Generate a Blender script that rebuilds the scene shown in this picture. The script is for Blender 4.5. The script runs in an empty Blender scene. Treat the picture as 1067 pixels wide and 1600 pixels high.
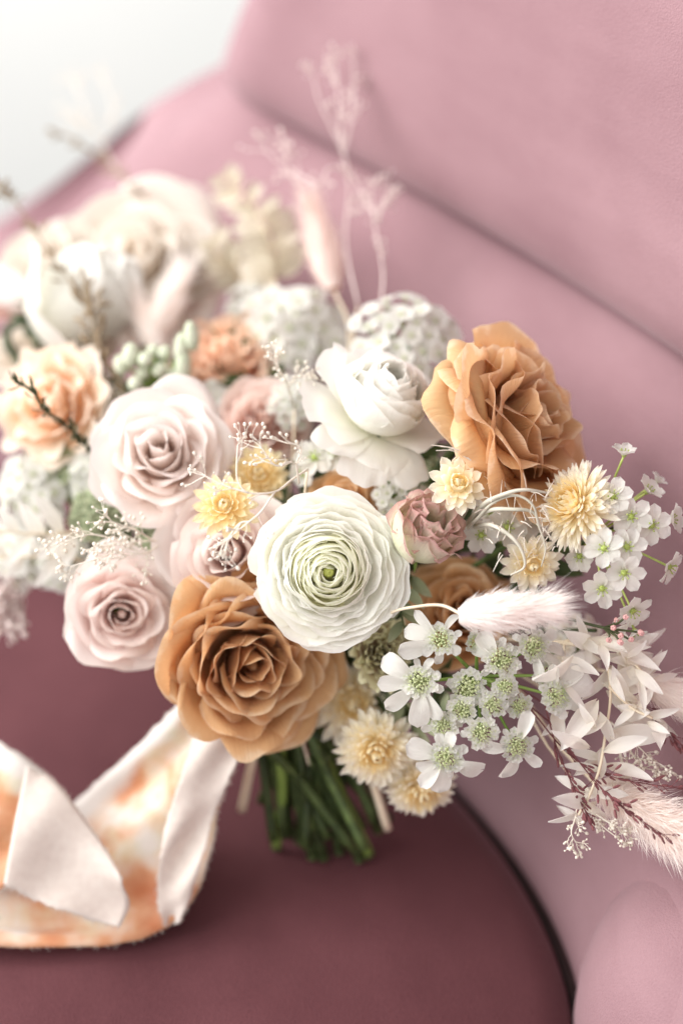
import bpy, math, random
import numpy as np
from mathutils import Vector, Matrix, Quaternion

# ------------------------------------------------------------------ camera, world, light, exposure
sc = bpy.context.scene
COL = sc.collection
PITCH = math.radians(38)
FOCUS = 0.775
TARGET = Vector((0, 0, 0.20)); DIST = 0.80
FWD = Vector((0, math.cos(PITCH), -math.sin(PITCH)))
UPV = Vector((0, math.sin(PITCH), math.cos(PITCH)))
RGT = Vector((1, 0, 0))
CAM = TARGET - FWD * DIST
K = 0.47 / 1600 / DIST                       # tangent per photograph pixel
cd = bpy.data.cameras.new('camera'); cam = bpy.data.objects.new('camera', cd); COL.objects.link(cam)
cam.location = CAM
cam.rotation_euler = (math.pi / 2 - PITCH, 0, 0)
cd.sensor_fit = 'VERTICAL'; cd.sensor_height = 36; cd.lens = 36 * DIST / 0.47
cd.clip_start = 0.05; cd.clip_end = 50
cd.dof.use_dof = True; cd.dof.focus_distance = FOCUS; cd.dof.aperture_fstop = 2.2
sc.camera = cam

w = bpy.data.worlds.new('World'); sc.world = w; w.use_nodes = True
w.node_tree.nodes['Background'].inputs[0].default_value = (1.0, 0.99, 0.97, 1)
w.node_tree.nodes['Background'].inputs[1].default_value = 0.98

def area(name, loc, aim, size, power, col):
    l = bpy.data.lights.new(name, 'AREA'); l.shape = 'RECTANGLE'; l.size = size[0]; l.size_y = size[1]
    l.energy = power; l.color = col
    o = bpy.data.objects.new(name, l); COL.objects.link(o); o.location = loc
    o.rotation_euler = (Vector(aim) - Vector(loc)).to_track_quat('-Z', 'Y').to_euler()
    return o
area('window_light', (-1.75, -0.25, 1.35), (0.0, 0.1, 0.15), (2.0, 2.0), 62, (1.0, 0.985, 0.96))
area('wall_fill_light', (-1.9, 0.85, 1.5), (-0.4, 1.75, 0.3), (1.4, 1.4), 62, (1.0, 0.985, 0.96))  # added fill lamp, there only to brighten the wall

sc.view_settings.view_transform = 'Standard'; sc.view_settings.look = 'None'
sc.view_settings.exposure = 0.06; sc.view_settings.gamma = 1.0
sc.view_settings.use_curve_mapping = False
sc.cycles.max_bounces = 12; sc.cycles.diffuse_bounces = 8; sc.cycles.transmission_bounces = 8; sc.cycles.use_denoising = True

# ------------------------------------------------------------------ helpers
def P(px, py, d):
    return CAM + d * (FWD + RGT * ((px - 533.5) * K) + UPV * ((800 - py) * K))
def SEAT(px, py, h=0.0):
    r = FWD + RGT * ((px - 533.5) * K) + UPV * ((800 - py) * K)
    return CAM + r * ((h - CAM.z) / r.z)
def CV(x, y, t):
    return (RGT * x + UPV * y - FWD * t).normalized()
def rotto(axis, roll=0.0):
    axis = axis.normalized()
    x = RGT - axis * RGT.dot(axis)
    if x.length < .2: x = UPV - axis * UPV.dot(axis)
    x.normalize(); y = axis.cross(x)
    m = Matrix((x, y, axis)).transposed()
    return m @ Matrix.Rotation(roll, 3, 'Z')
def mat4(loc, m3):
    m = m3.to_4x4(); m.translation = loc; return m

def thing(name, label, cat, m, group=None):
    o = bpy.data.objects.new(name, None); COL.objects.link(o); o.empty_display_size = .01
    o.matrix_world = m; o['label'] = label; o['category'] = cat
    if group: o['group'] = group
    return o

class MB:
    def __init__(s): s.v = []; s.f = []; s.uv = []
    def add(s, v, f, uv=None):
        n = len(s.v); v = [tuple(p) for p in v]
        s.v += v; s.f += [tuple(i + n for i in q) for q in f]
        s.uv += list(uv) if uv is not None else [(.5, .5)] * len(v)
    def mesh(s, name, mat):
        me = bpy.data.meshes.new(name); me.from_pydata(s.v, [], s.f)
        ul = me.uv_layers.new(name='UVMap')
        li = np.zeros(len(me.loops), dtype=np.int32); me.loops.foreach_get('vertex_index', li)
        ul.data.foreach_set('uv', np.array(s.uv, dtype=np.float32)[li].ravel())
        me.polygons.foreach_set('use_smooth', np.ones(len(me.polygons), dtype=bool))
        me.materials.append(mat); me.update()
        return me
    def obj(s, name, mat, parent=None, m=None, kind=None, label=None):
        return link(name, s.mesh(name, mat), parent, m, kind, label)
def link(name, me, parent=None, m=None, kind=None, label=None):
    o = bpy.data.objects.new(name, me); COL.objects.link(o)
    if parent is not None: o.parent = parent
    if m is not None: o.matrix_local = m
    if kind: o['kind'] = kind
    if label: o['label'] = label
    return o

def grid(mb, A, flip=False):
    nv, nu = A.shape[:2]
    f = []
    for j in range(nv - 1):
        for i in range(nu - 1):
            q = (j * nu + i, j * nu + i + 1, (j + 1) * nu + i + 1, (j + 1) * nu + i)
            f.append(q[::-1] if flip else q)
    uv = [(i / (nu - 1), j / (nv - 1)) for j in range(nv) for i in range(nu)]
    mb.add(A.reshape(-1, 3).tolist(), f, uv)

def curve(pts, n):
    """Catmull-Rom through pts, n samples per span"""
    p = [Vector(q) for q in pts]
    p = [p[0] * 2 - p[1]] + p + [p[-1] * 2 - p[-2]]
    out = []
    for i in range(1, len(p) - 2):
        for j in range(n):
            t = j / n; a, b, c, d = p[i - 1:i + 3]
            out.append(.5 * ((2 * b) + (c - a) * t + (2 * a - 5 * b + 4 * c - d) * t * t + (3 * b - a - 3 * c + d) * t ** 3))
    out.append(p[-2]); return out
def tube(mb, pts, rad, sides=6, cap=True):
    n = len(pts); V = []; F = []; UV = []
    if not hasattr(rad, '__len__'): rad = [rad] * n
    t0 = (pts[1] - pts[0]).normalized()
    nx = t0.orthogonal().normalized()
    for i, p in enumerate(pts):
        t = (pts[min(i + 1, n - 1)] - pts[max(i - 1, 0)])
        if t.length < 1e-9: t = t0
        t.normalize(); nx = (nx - t * nx.dot(t)); nx = nx.normalized() if nx.length > 1e-6 else t.orthogonal().normalized()
        ny = t.cross(nx)
        for k in range(sides):
            a = 2 * math.pi * k / sides
            V.append(p + (nx * math.cos(a) + ny * math.sin(a)) * rad[i]); UV.append((k / sides, i / (n - 1)))
    for i in range(n - 1):
        for k in range(sides):
            k2 = (k + 1) % sides
            F.append((i * sides + k, i * sides + k2, (i + 1) * sides + k2, (i + 1) * sides + k))
    if cap:
        F.append(tuple(range(sides))[::-1]); F.append(tuple((n - 1) * sides + k for k in range(sides)))
    mb.add(V, F, UV)
def ball(mb, c, r, nu=6, nv=4, axis=None, stretch=1.0, uvv=None):
    V = []; F = []; UV = []
    ax = axis.normalized() if axis else Vector((0, 0, 1)); x = ax.orthogonal().normalized(); y = ax.cross(x)
    c = Vector(c)
    V.append(c - ax * r * stretch); UV.append((.5, 0 if uvv is None else uvv))
    for j in range(1, nv):
        th = math.pi * j / nv
        for i in range(nu):
            a = 2 * math.pi * i / nu
            V.append(c - ax * (r * stretch * math.cos(th)) + (x * math.cos(a) + y * math.sin(a)) * (r * math.sin(th)))
            UV.append((i / nu, j / nv if uvv is None else uvv))
    V.append(c + ax * r * stretch); UV.append((.5, 1 if uvv is None else uvv))
    for i in range(nu): F.append((0, 1 + (i + 1) % nu, 1 + i))
    for j in range(nv - 2):
        for i in range(nu):
            a = 1 + j * nu; F.append((a + i, a + (i + 1) % nu, a + nu + (i + 1) % nu, a + nu + i))
    a = 1 + (nv - 2) * nu; e = len(V) - 1
    for i in range(nu): F.append((a + i, a + (i + 1) % nu, e))
    mb.add(V, F, UV)

# ------------------------------------------------------------------ materials
def nt(name):
    m = bpy.data.materials.new(name); m.use_nodes = True
    t = m.node_tree; t.nodes.clear(); return m, t
def N(t, typ, **kw):
    n = t.nodes.new(typ)
    for k, v in kw.items():
        if k.startswith('i_'):
            key = k[2:]; key = int(key) if key.isdigit() else key.replace('_', ' ')
            n.inputs[key].default_value = v
        else: setattr(n, k, v)
    return n
def ramp(t, stops):
    r = t.nodes.new('ShaderNodeValToRGB'); e = r.color_ramp.elements
    while len(e) < len(stops): e.new(.5)
    for q, (p, c) in zip(e, stops): q.position = p; q.color = (*c, 1)
    return r
def srgb(r, g, b):
    f = lambda c: (c / 255 / 12.92) if c <= 10 else ((c / 255 + .055) / 1.055) ** 2.4
    return (f(r), f(g), f(b))

def petal_mat(name, stops, tr=.3, rough=.6, vein=.25, edge=False, var=.07, mott=.10, scale=90):
    m, t = nt(name); L = t.links.new
    uv = N(t, 'ShaderNodeUVMap', uv_map='UVMap'); sp = N(t, 'ShaderNodeSeparateXYZ'); L(uv.outputs[0], sp.inputs[0])
    drive = sp.outputs[1]
    if edge:
        a = N(t, 'ShaderNodeMath', operation='MULTIPLY_ADD', i_1=2.0, i_2=-1.0); L(sp.outputs[0], a.inputs[0])
        b = N(t, 'ShaderNodeMath', operation='ABSOLUTE'); L(a.outputs[0], b.inputs[0])
        p = N(t, 'ShaderNodeMath', operation='POWER', i_1=2.0); L(b.outputs[0], p.inputs[0])
        c = N(t, 'ShaderNodeMath', operation='MAXIMUM'); L(p.outputs[0], c.inputs[0]); L(drive, c.inputs[1]); drive = c.outputs[0]
    tc = N(t, 'ShaderNodeTexCoord')
    nz = N(t, 'ShaderNodeTexNoise', i_Scale=scale, i_Detail=4.0); L(tc.outputs['Object'], nz.inputs['Vector'])
    ad = N(t, 'ShaderNodeMath', operation='MULTIPLY_ADD', i_1=mott * 2); L(nz.outputs[0], ad.inputs[0]); 
    sb = N(t, 'ShaderNodeMath', operation='SUBTRACT', i_1=mott); L(drive, sb.inputs[0]); L(sb.outputs[0], ad.inputs[2])
    rp = ramp(t, stops); L(ad.outputs[0], rp.inputs[0])
    oi = N(t, 'ShaderNodeObjectInfo')
    mr = N(t, 'ShaderNodeMapRange', i_3=1 - var, i_4=1 + var * .6); L(oi.outputs['Random'], mr.inputs[0])
    hs = N(t, 'ShaderNodeHueSaturation'); L(rp.outputs[0], hs.inputs['Color']); L(mr.outputs[0], hs.inputs['Value'])
    mp = N(t, 'ShaderNodeMapping'); mp.inputs['Scale'].default_value = (45, 2.5, 1); L(uv.outputs[0], mp.inputs[0])
    vn = N(t, 'ShaderNodeTexNoise', i_Scale=1.0, i_Detail=3.0); L(mp.outputs[0], vn.inputs['Vector'])
    mx = N(t, 'ShaderNodeMath', operation='MULTIPLY_ADD', i_1=.5); L(nz.outputs[0], mx.inputs[0]); L(vn.outputs[0], mx.inputs[2])
    bp = N(t, 'ShaderNodeBump', i_Strength=vein, i_Distance=.0008); L(mx.outputs[0], bp.inputs['Height'])
    pr = N(t, 'ShaderNodeBsdfPrincipled', i_Roughness=rough); pr.inputs['Specular IOR Level'].default_value = .25
    pr.inputs['Sheen Weight'].default_value = .15
    L(hs.outputs[0], pr.inputs['Base Color']); L(bp.outputs[0], pr.inputs['Normal'])
    tl = N(t, 'ShaderNodeBsdfTranslucent'); L(hs.outputs[0], tl.inputs[0]); L(bp.outputs[0], tl.inputs[1])
    ms = N(t, 'ShaderNodeMixShader', i_0=tr); L(pr.outputs[0], ms.inputs[1]); L(tl.outputs[0], ms.inputs[2])
    out = N(t, 'ShaderNodeOutputMaterial'); L(ms.outputs[0], out.inputs[0])
    return m

def velvet(name, c1, c2, sheen=.9, tint=(1, .8, .86), sr=.35):
    m, t = nt(name); L = t.links.new
    tc = N(t, 'ShaderNodeTexCoord')
    n1 = N(t, 'ShaderNodeTexNoise', i_Scale=9.0, i_Detail=5.0); L(tc.outputs['Object'], n1.inputs['Vector'])
    n3 = N(t, 'ShaderNodeTexNoise', i_Scale=900.0, i_Detail=2.0); L(tc.outputs['Object'], n3.inputs['Vector'])
    ad = N(t, 'ShaderNodeMath', operation='MULTIPLY_ADD', i_1=.35); L(n3.outputs[0], ad.inputs[0]); L(n1.outputs[0], ad.inputs[2])
    mpv = N(t, 'ShaderNodeMapping'); mpv.inputs['Scale'].default_value = (14, 5, 34); mpv.inputs['Rotation'].default_value = (.4, .3, .5); L(tc.outputs['Object'], mpv.inputs[0])
    n5 = N(t, 'ShaderNodeTexNoise', i_Scale=1.0, i_Detail=6.0, i_Roughness=.6); L(mpv.outputs[0], n5.inputs['Vector'])
    ad2 = N(t, 'ShaderNodeMath', operation='MULTIPLY_ADD', i_1=.55, i_2=-.27); L(n5.outputs[0], ad2.inputs[0])
    ad3 = N(t, 'ShaderNodeMath', operation='ADD'); L(ad.outputs[0], ad3.inputs[0]); L(ad2.outputs[0], ad3.inputs[1])
    rp = ramp(t, [(.40, c1), (.90, c2)]); L(ad3.outputs[0], rp.inputs[0])
    n4 = N(t, 'ShaderNodeTexVoronoi', i_Scale=1100.0); L(tc.outputs['Object'], n4.inputs['Vector'])
    a3 = N(t, 'ShaderNodeMath', operation='ADD'); L(n4.outputs[0], a3.inputs[0]); L(n3.outputs[0], a3.inputs[1])
    a4 = N(t, 'ShaderNodeMath', operation='MULTIPLY_ADD', i_1=.2); L(n5.outputs[0], a4.inputs[0]); L(a3.outputs[0], a4.inputs[2]); a3 = a4
    bp = N(t, 'ShaderNodeBump', i_Strength=.45, i_Distance=.0005); L(a3.outputs[0], bp.inputs['Height'])
    pr = N(t, 'ShaderNodeBsdfPrincipled', i_Roughness=.85); pr.inputs['Specular IOR Level'].default_value = .15
    pr.inputs['Sheen Weight'].default_value = sheen; pr.inputs['Sheen Tint'].default_value = (*tint, 1); pr.inputs['Sheen Roughness'].default_value = sr
    L(rp.outputs[0], pr.inputs['Base Color']); L(bp.outputs[0], pr.inputs['Normal'])
    out = N(t, 'ShaderNodeOutputMaterial'); L(pr.outputs[0], out.inputs[0]); return m

def plain(name, c1, c2, rough=.6, scale=60, tr=0, bump=.1, var=0.0):
    m, t = nt(name); L = t.links.new
    tc = N(t, 'ShaderNodeTexCoord')
    n1 = N(t, 'ShaderNodeTexNoise', i_Scale=scale, i_Detail=5.0); L(tc.outputs['Object'], n1.inputs['Vector'])
    rp = ramp(t, [(.3, c1), (.7, c2)]); L(n1.outputs[0], rp.inputs[0])
    bp = N(t, 'ShaderNodeBump', i_Strength=bump, i_Distance=.001); L(n1.outputs[0], bp.inputs['Height'])
    pr = N(t, 'ShaderNodeBsdfPrincipled', i_Roughness=rough); pr.inputs['Specular IOR Level'].default_value = .3
    L(rp.outputs[0], pr.inputs['Base Color']); L(bp.outputs[0], pr.inputs['Normal'])
    oi = N(t, 'ShaderNodeObjectInfo'); mr = N(t, 'ShaderNodeMapRange', i_3=1 - var, i_4=1 + var); L(oi.outputs['Random'], mr.inputs[0])
    hs = N(t, 'ShaderNodeHueSaturation'); L(rp.outputs[0], hs.inputs['Color']); L(mr.outputs[0], hs.inputs['Value']); L(hs.outputs[0], pr.inputs['Base Color'])
    sh = pr.outputs[0]
    if tr:
        tl = N(t, 'ShaderNodeBsdfTranslucent'); L(rp.outputs[0], tl.inputs[0])
        ms = N(t, 'ShaderNodeMixShader', i_0=tr); L(sh, ms.inputs[1]); L(tl.outputs[0], ms.inputs[2]); sh = ms.outputs[0]
    out = N(t, 'ShaderNodeOutputMaterial'); L(sh, out.inputs[0]); return m

M = {}
M['seat'] = velvet('velvet_seat', (.078, .025, .030), (.126, .045, .052), sheen=.4, tint=(1, .62, .7))  # same velvet as the back; the seat's shade is put into this darker colour
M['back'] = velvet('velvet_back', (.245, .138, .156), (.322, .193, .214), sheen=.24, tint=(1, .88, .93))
M['gap_shade'] = plain('dark_gap_shade', (.015, .008, .008), (.03, .015, .015))  # near-black standing in for the shaded gap beside the seat
M['wall'] = plain('white_wall', (.78, .79, .78), (.82, .82, .81), rough=.9, scale=3, bump=.02)
M['tan'] = petal_mat('tan_petal', [(0, srgb(176, 118, 56)), (.4, srgb(210, 157, 100)), (.75, srgb(224, 176, 124)), (.93, srgb(228, 184, 136)), (1, srgb(238, 208, 172))], tr=.38, vein=.7, mott=.18, var=.12)
M['tan2'] = petal_mat('tan_petal_pale', [(0, srgb(190, 138, 76)), (.45, srgb(220, 172, 118)), (.8, srgb(228, 186, 136)), (.94, srgb(231, 190, 144)), (1, srgb(242, 214, 180))], tr=.38, vein=.9, mott=.18, var=.12)
M['blush'] = petal_mat('blush_petal', [(0, srgb(243, 222, 210)), (.5, srgb(247, 234, 227)), (.85, srgb(249, 240, 235)), (1, srgb(248, 239, 236))], tr=.45, var=.09)
M['lilac'] = petal_mat('lilac_blush_petal', [(0, srgb(232, 206, 200)), (.5, srgb(243, 226, 221)), (.85, srgb(247, 236, 232)), (1, srgb(247, 236, 230))], tr=.42, var=.09)
M['dusty'] = petal_mat('dusty_pink_petal', [(0, srgb(224, 188, 178)), (.5, srgb(238, 212, 202)), (1, srgb(246, 228, 220))], tr=.4)
M['ran'] = petal_mat('ranunculus_petal', [(0, srgb(250, 248, 220)), (.35, srgb(252, 251, 236)), (.7, srgb(253, 252, 245)), (1, srgb(253, 253, 249))], tr=.5, vein=.2, var=.03)
M['ranin'] = petal_mat('ranunculus_inner_petal', [(0, srgb(253, 250, 214)), (.6, srgb(254, 252, 230)), (.9, srgb(254, 254, 242)), (1, srgb(254, 254, 247))], tr=.6, vein=.1, var=.02)
M['white'] = petal_mat('white_petal', [(0, srgb(246, 246, 224)), (.3, srgb(252, 251, 243)), (1, srgb(253, 252, 249))], tr=.5, vein=.25, var=.04)
M['whiteback'] = petal_mat('white_back_petal', [(0, srgb(242, 241, 222)), (.3, srgb(247, 246, 238)), (1, srgb(249, 248, 244))], tr=.5, vein=.2, var=.05)
M['plumeb'] = plain('soft_blush_plume', srgb(236, 216, 208), srgb(243, 227, 220), rough=.8, tr=.35)
M['cream'] = petal_mat('cream_petal', [(0, srgb(230, 216, 196)), (.5, srgb(235, 225, 212)), (1, srgb(239, 232, 223))], tr=.42)
M['lace'] = petal_mat('lace_petal', [(0, srgb(238, 241, 216)), (.25, srgb(252, 251, 244)), (1, srgb(253, 252, 248))], tr=.45, vein=.7)
M['straw'] = petal_mat('straw_petal', [(0, srgb(253, 236, 190)), (.4, srgb(254, 245, 218)), (.8, srgb(254, 250, 236)), (1, srgb(254, 251, 244))], tr=.42, rough=.4, vein=.2)
M['strawin'] = petal_mat('straw_inner_petal', [(0, srgb(251, 226, 162)), (.5, srgb(254, 238, 192)), (1, srgb(254, 246, 218))], tr=.42, rough=.4)
M['peach'] = petal_mat('peach_petal', [(0, srgb(251, 216, 176)), (.5, srgb(253, 230, 204)), (1, srgb(254, 240, 226))], tr=.45)
M['coral'] = petal_mat('coral_petal', [(0, srgb(251, 198, 160)), (.5, srgb(253, 214, 184)), (1, srgb(254, 228, 206))], tr=.6)
M['lis'] = petal_mat('green_mauve_petal', [(0, srgb(216, 226, 176)), (.6, srgb(238, 238, 212)), (.86, srgb(238, 224, 208)), (.97, srgb(222, 186, 178)), (1, srgb(204, 162, 158))], tr=.4, edge=True, vein=.5, mott=.10)
M['lisg'] = petal_mat('green_edge_petal', [(0, srgb(190, 160, 140)), (.5, srgb(212, 190, 168)), (.85, srgb(226, 222, 184)), (1, srgb(232, 230, 196))], tr=.35, edge=True, vein=.5)
M['leaf'] = petal_mat('green_leaf', [(0, srgb(58, 74, 40)), (.6, srgb(76, 92, 54)), (1, srgb(92, 106, 66))], tr=.25, rough=.5, var=.2)
M['sage'] = petal_mat('sage_leaf', [(0, srgb(120, 132, 98)), (.6, srgb(156, 164, 130)), (1, srgb(186, 190, 160))], tr=.25, rough=.6, var=.15)
M['bleach'] = petal_mat('bleached_leaf', [(0, srgb(246, 240, 226)), (.5, srgb(252, 249, 242)), (1, srgb(253, 251, 247))], tr=.45, rough=.5, vein=.3)
M['bleachy'] = petal_mat('bleached_fern', [(0, srgb(208, 196, 172)), (.5, srgb(218, 209, 190)), (1, srgb(226, 218, 203))], tr=.35)
M['stem'] = plain('green_stem', srgb(46, 60, 34), srgb(84, 100, 56), rough=.45, scale=110, bump=.4, var=.35)  # green darkened to carry the shadow the stems lie in
M['stemlt'] = plain('fresh_green_stem', srgb(110, 140, 62), srgb(146, 168, 92), rough=.5)
M['straws'] = plain('dry_stem', srgb(214, 196, 170), srgb(232, 220, 198), rough=.7)
M['bud'] = plain('green_white_bud', srgb(206, 218, 156), srgb(240, 244, 212), rough=.6, scale=500, tr=.2)
M['ovary'] = plain('green_ovary', srgb(150, 170, 80), srgb(190, 204, 120), rough=.5, scale=300)
M['button'] = plain('green_button', srgb(150, 158, 70), srgb(196, 200, 116), rough=.6, scale=900, bump=.4)
M['gyp'] = plain('bleached_twig', srgb(232, 224, 210), srgb(246, 240, 230), rough=.6, tr=.15)
M['gypback'] = plain('pale_dried_twig', srgb(226, 208, 204), srgb(240, 226, 222), rough=.7, tr=.2)
M['plume'] = plain('blush_plume', srgb(254, 247, 244), srgb(254, 251, 249), rough=.8, tr=.4)
M['plumep'] = plain('peach_plume', srgb(254, 246, 241), srgb(254, 250, 247), rough=.8, tr=.45)
M['burg'] = plain('burgundy_grass', srgb(92, 44, 50), srgb(140, 88, 90), rough=.6)
M['brown'] = plain('brown_grass', srgb(120, 100, 78), srgb(168, 150, 124), rough=.7)
M['dkgreen'] = plain('dark_sprig', srgb(52, 60, 38), srgb(84, 90, 58), rough=.6)
M['tendril'] = plain('grey_tendril', srgb(168, 164, 148), srgb(212, 208, 194), rough=.6)
M['pinkbud'] = plain('pink_bud', srgb(226, 160, 160), srgb(246, 214, 208), rough=.5, scale=300, tr=.2)
M['berry'] = plain('pale_green_bud', srgb(176, 184, 158), srgb(208, 212, 192), rough=.6, scale=150)

def ribbon_mat():
    m, t = nt('dyed_silk'); L = t.links.new
    tc = N(t, 'ShaderNodeTexCoord')
    n1 = N(t, 'ShaderNodeTexNoise', i_Scale=24.0, i_Detail=4.0, i_Roughness=.45); L(tc.outputs['Object'], n1.inputs['Vector'])
    n2 = N(t, 'ShaderNodeTexNoise', i_Scale=40.0, i_Detail=3.0); L(tc.outputs['Object'], n2.inputs['Vector'])
    uv = N(t, 'ShaderNodeUVMap', uv_map='UVMap'); sp = N(t, 'ShaderNodeSeparateXYZ'); L(uv.outputs[0], sp.inputs[0])
    r1 = ramp(t, [(.44, srgb(229, 224, 218)), (.51, srgb(229, 204, 182)), (.58, srgb(218, 160, 120)), (.68, srgb(204, 126, 82))]); L(n1.outputs[0], r1.inputs[0])
    r2 = ramp(t, [(.5, (1, 1, 1)), (.72, srgb(238, 234, 190))]); L(n2.outputs[0], r2.inputs[0])
    mu = N(t, 'ShaderNodeMix', data_type='RGBA', blend_type='MULTIPLY'); mu.inputs[0].default_value = .7
    L(r1.outputs[0], mu.inputs[6]); L(r2.outputs[0], mu.inputs[7])
    # where the dye stopped: an undyed strip, uneven, along the upper length of the ribbon
    du = N(t, 'ShaderNodeMath', operation='MULTIPLY_ADD', i_1=.22, i_2=-.11); L(n2.outputs[0], du.inputs[0])
    uu = N(t, 'ShaderNodeMath', operation='ADD'); L(sp.outputs[0], uu.inputs[0]); L(du.outputs[0], uu.inputs[1])
    e = ramp(t, [(.0, (1, 1, 1)), (.12, (1, 1, 1)), (.22, (0, 0, 0)), (.60, (0, 0, 0)), (1, (0, 0, 0))]); L(uu.outputs[0], e.inputs[0])
    ev = ramp(t, [(.0, (1, 1, 1)), (.52, (1, 1, 1)), (.68, (.25, .25, .25)), (1, (.25, .25, .25))]); L(sp.outputs[1], ev.inputs[0])
    em = N(t, 'ShaderNodeMath', operation='MULTIPLY'); L(e.outputs[0], em.inputs[0]); L(ev.outputs[0], em.inputs[1])
    mi = N(t, 'ShaderNodeMix', data_type='RGBA'); L(em.outputs[0], mi.inputs[0]); L(mu.outputs[2], mi.inputs[6]); mi.inputs[7].default_value = (*srgb(228, 222, 217), 1)
    wv = N(t, 'ShaderNodeTexNoise', i_Scale=700.0); L(tc.outputs['Object'], wv.inputs['Vector'])
    wa = N(t, 'ShaderNodeMath', operation='MULTIPLY_ADD', i_1=4.0); L(n2.outputs[0], wa.inputs[0]); L(wv.outputs[0], wa.inputs[2])
    bp = N(t, 'ShaderNodeBump', i_Strength=.3, i_Distance=.0008); L(wa.outputs[0], bp.inputs['Height'])
    pr = N(t, 'ShaderNodeBsdfPrincipled', i_Roughness=.5); pr.inputs['Sheen Weight'].default_value = .3
    L(mi.outputs[2], pr.inputs['Base Color']); L(bp.outputs[0], pr.inputs['Normal'])
    tl = N(t, 'ShaderNodeBsdfTranslucent'); L(mi.outputs[2], tl.inputs[0])
    ms = N(t, 'ShaderNodeMixShader', i_0=.25); L(pr.outputs[0], ms.inputs[1]); L(tl.outputs[0], ms.inputs[2])
    out = N(t, 'ShaderNodeOutputMaterial'); L(ms.outputs[0], out.inputs[0]); return m
M['ribbon'] = ribbon_mat()
M['silk'] = plain('pale_silk', srgb(222, 211, 204), srgb(230, 221, 214), rough=.6, scale=260, tr=.3, bump=.1)

# ------------------------------------------------------------------ setting: wall and armchair
mb = MB()
mb.add([(-3.5, 1.75, -1.2), (3.5, 1.75, -1.2), (3.5, 1.75, 2.6), (-3.5, 1.75, 2.6),
        (-3.5, 1.85, -1.2), (3.5, 1.85, -1.2), (3.5, 1.85, 2.6), (-3.5, 1.85, 2.6)],
       [(0, 1, 2, 3), (7, 6, 5, 4), (0, 4, 5, 1), (3, 2, 6, 7), (0, 3, 7, 4), (1, 5, 6, 2)])
wo = mb.obj('wall', M['wall']); wo['kind'] = 'structure'

chair = thing('armchair', 'dusty pink velvet tub armchair under the bouquet', 'armchair', Matrix.Translation((-.05, .05, 0)))
CI = chair.matrix_world.inverted()
def loc_(A): return A - np.array(chair.matrix_world.translation)

# plan curves from the front right round the back to the left
bot = [(.100, -.42, 0), (.108, -.30, 0), (.118, -.19, 0), (.127, -.115, 0), (.110, -.035, 0), (.060, .055, 0), (-.02, .155, 0), (-.11, .25, 0), (-.20, .315, 0), (-.32, .345, 0), (-.50, .29, 0), (-.60, .12, 0)]
top = [(.275, -.44, .22), (.272, -.32, .225), (.262, -.21, .23), (.242, -.11, .224), (.220, .0, .226), (.173, .080, .226), (.098, .190, .226), (-.005, .318, .225), (-.070, .388, .224), (-.130, .422, .172), (-.24, .40, .075), (-.62, .16, .02)]
bc = curve(bot, 5); tc_ = curve(top, 5)
# seat cushion: a domed slab whose outline follows the back
out = [Vector((p.x - .012, p.y - .004, 0)) for p in bc] + [Vector((-.60, .0, 0)), Vector((-.58, -.25, 0)), Vector((-.5, -.42, 0)), Vector((-.3, -.47, 0)), Vector((-.08, -.47, 0)), Vector((.05, -.46, 0))]
cx = Vector((-.22, -.06, 0)); rows = []
for f, z in ((.0, .004), (.5, .004), (.8, .001), (.93, -.004), (.98, -.012), (1.0, -.028), (1.0, -.09), (.97, -.115), (.9, -.12)):
    rows.append([[cx.x + (p.x - cx.x) * f, cx.y + (p.y - cx.y) * f, z] for p in out + out[:1]])
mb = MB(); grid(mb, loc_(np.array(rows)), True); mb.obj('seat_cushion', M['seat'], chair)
rim = [Vector((cx.x + (p.x - cx.x) * 1.0, cx.y + (p.y - cx.y) * 1.0, -.022)) - chair.matrix_world.translation for p in out[:len(bc)]]
mb = MB(); tube(mb, rim, .0035, 6); mb.obj('seat_gap_shade', M['gap_shade'], chair)  # dark tube in place of the shade between seat and back
# inner shell of the back and arm: a padded band with its own thickness
rows = []
nrm = []
for i in range(len(bc)):
    t = (bc[min(i + 1, len(bc) - 1)] - bc[max(i - 1, 0)]).normalized(); nrm.append(Vector((t.y, -t.x, 0)))   # outward
prof = [(-.16, .0), (-.03, .0), (.12, -.008), (.35, -.014), (.6, -.017), (.82, -.014), (.90, -.008), (.955, .003), (.985, .016), (1.0, .03), (1.05, .040), (1.075, .048), (1.05, .058), (1.0, .065), (.5, .075), (-.16, .075)]
for f, o in prof:
    r = []
    for i in range(len(bc)):
        p = bc[i].lerp(tc_[i], f) + nrm[i] * o
        r.append(p[:])
    rows.append(r)
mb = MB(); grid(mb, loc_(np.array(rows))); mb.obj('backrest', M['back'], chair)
# upper back cushion: overhanging pad swept along the crease
sel = tc_[2:44]
L_ = len(sel); rows = []
pad = []
for k in range(30):
    a = 2 * math.pi * k / 30
    c, s = math.cos(a), math.sin(a)
    pad.append((math.copysign(abs(c) ** .4, c), math.copysign(abs(s) ** .28, s)))
pad.append(pad[0])
for i, p in enumerate(sel):
    t = (sel[min(i + 1, L_ - 1)] - sel[max(i - 1, 0)]); t.z = 0; t.normalize(); n = Vector((t.y, -t.x, 0))
    e = min(1, (L_ - 1 - i) / 5.0); e = math.sqrt(max(0.02, 1 - (1 - e) ** 2))
    wr = max(0, 1 - (L_ - 1 - i) / 14.0)
    hh = .19; cz = .223 + hh
    r = []
    for (a, b) in pad:
        z = cz + b * hh
        off = .036 + a * .055 * e + (z - .22) * .16 + .02 * (1 - e)
        q = p + n * off - t * (min(max(z - .22, 0), .14) * .45 * wr)
        r.append(q[:2] + (z,))
    rows.append(r)
mb = MB(); A = np.array(rows); grid(mb, loc_(A)); mb.obj('back_cushion', M['back'], chair)
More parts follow.
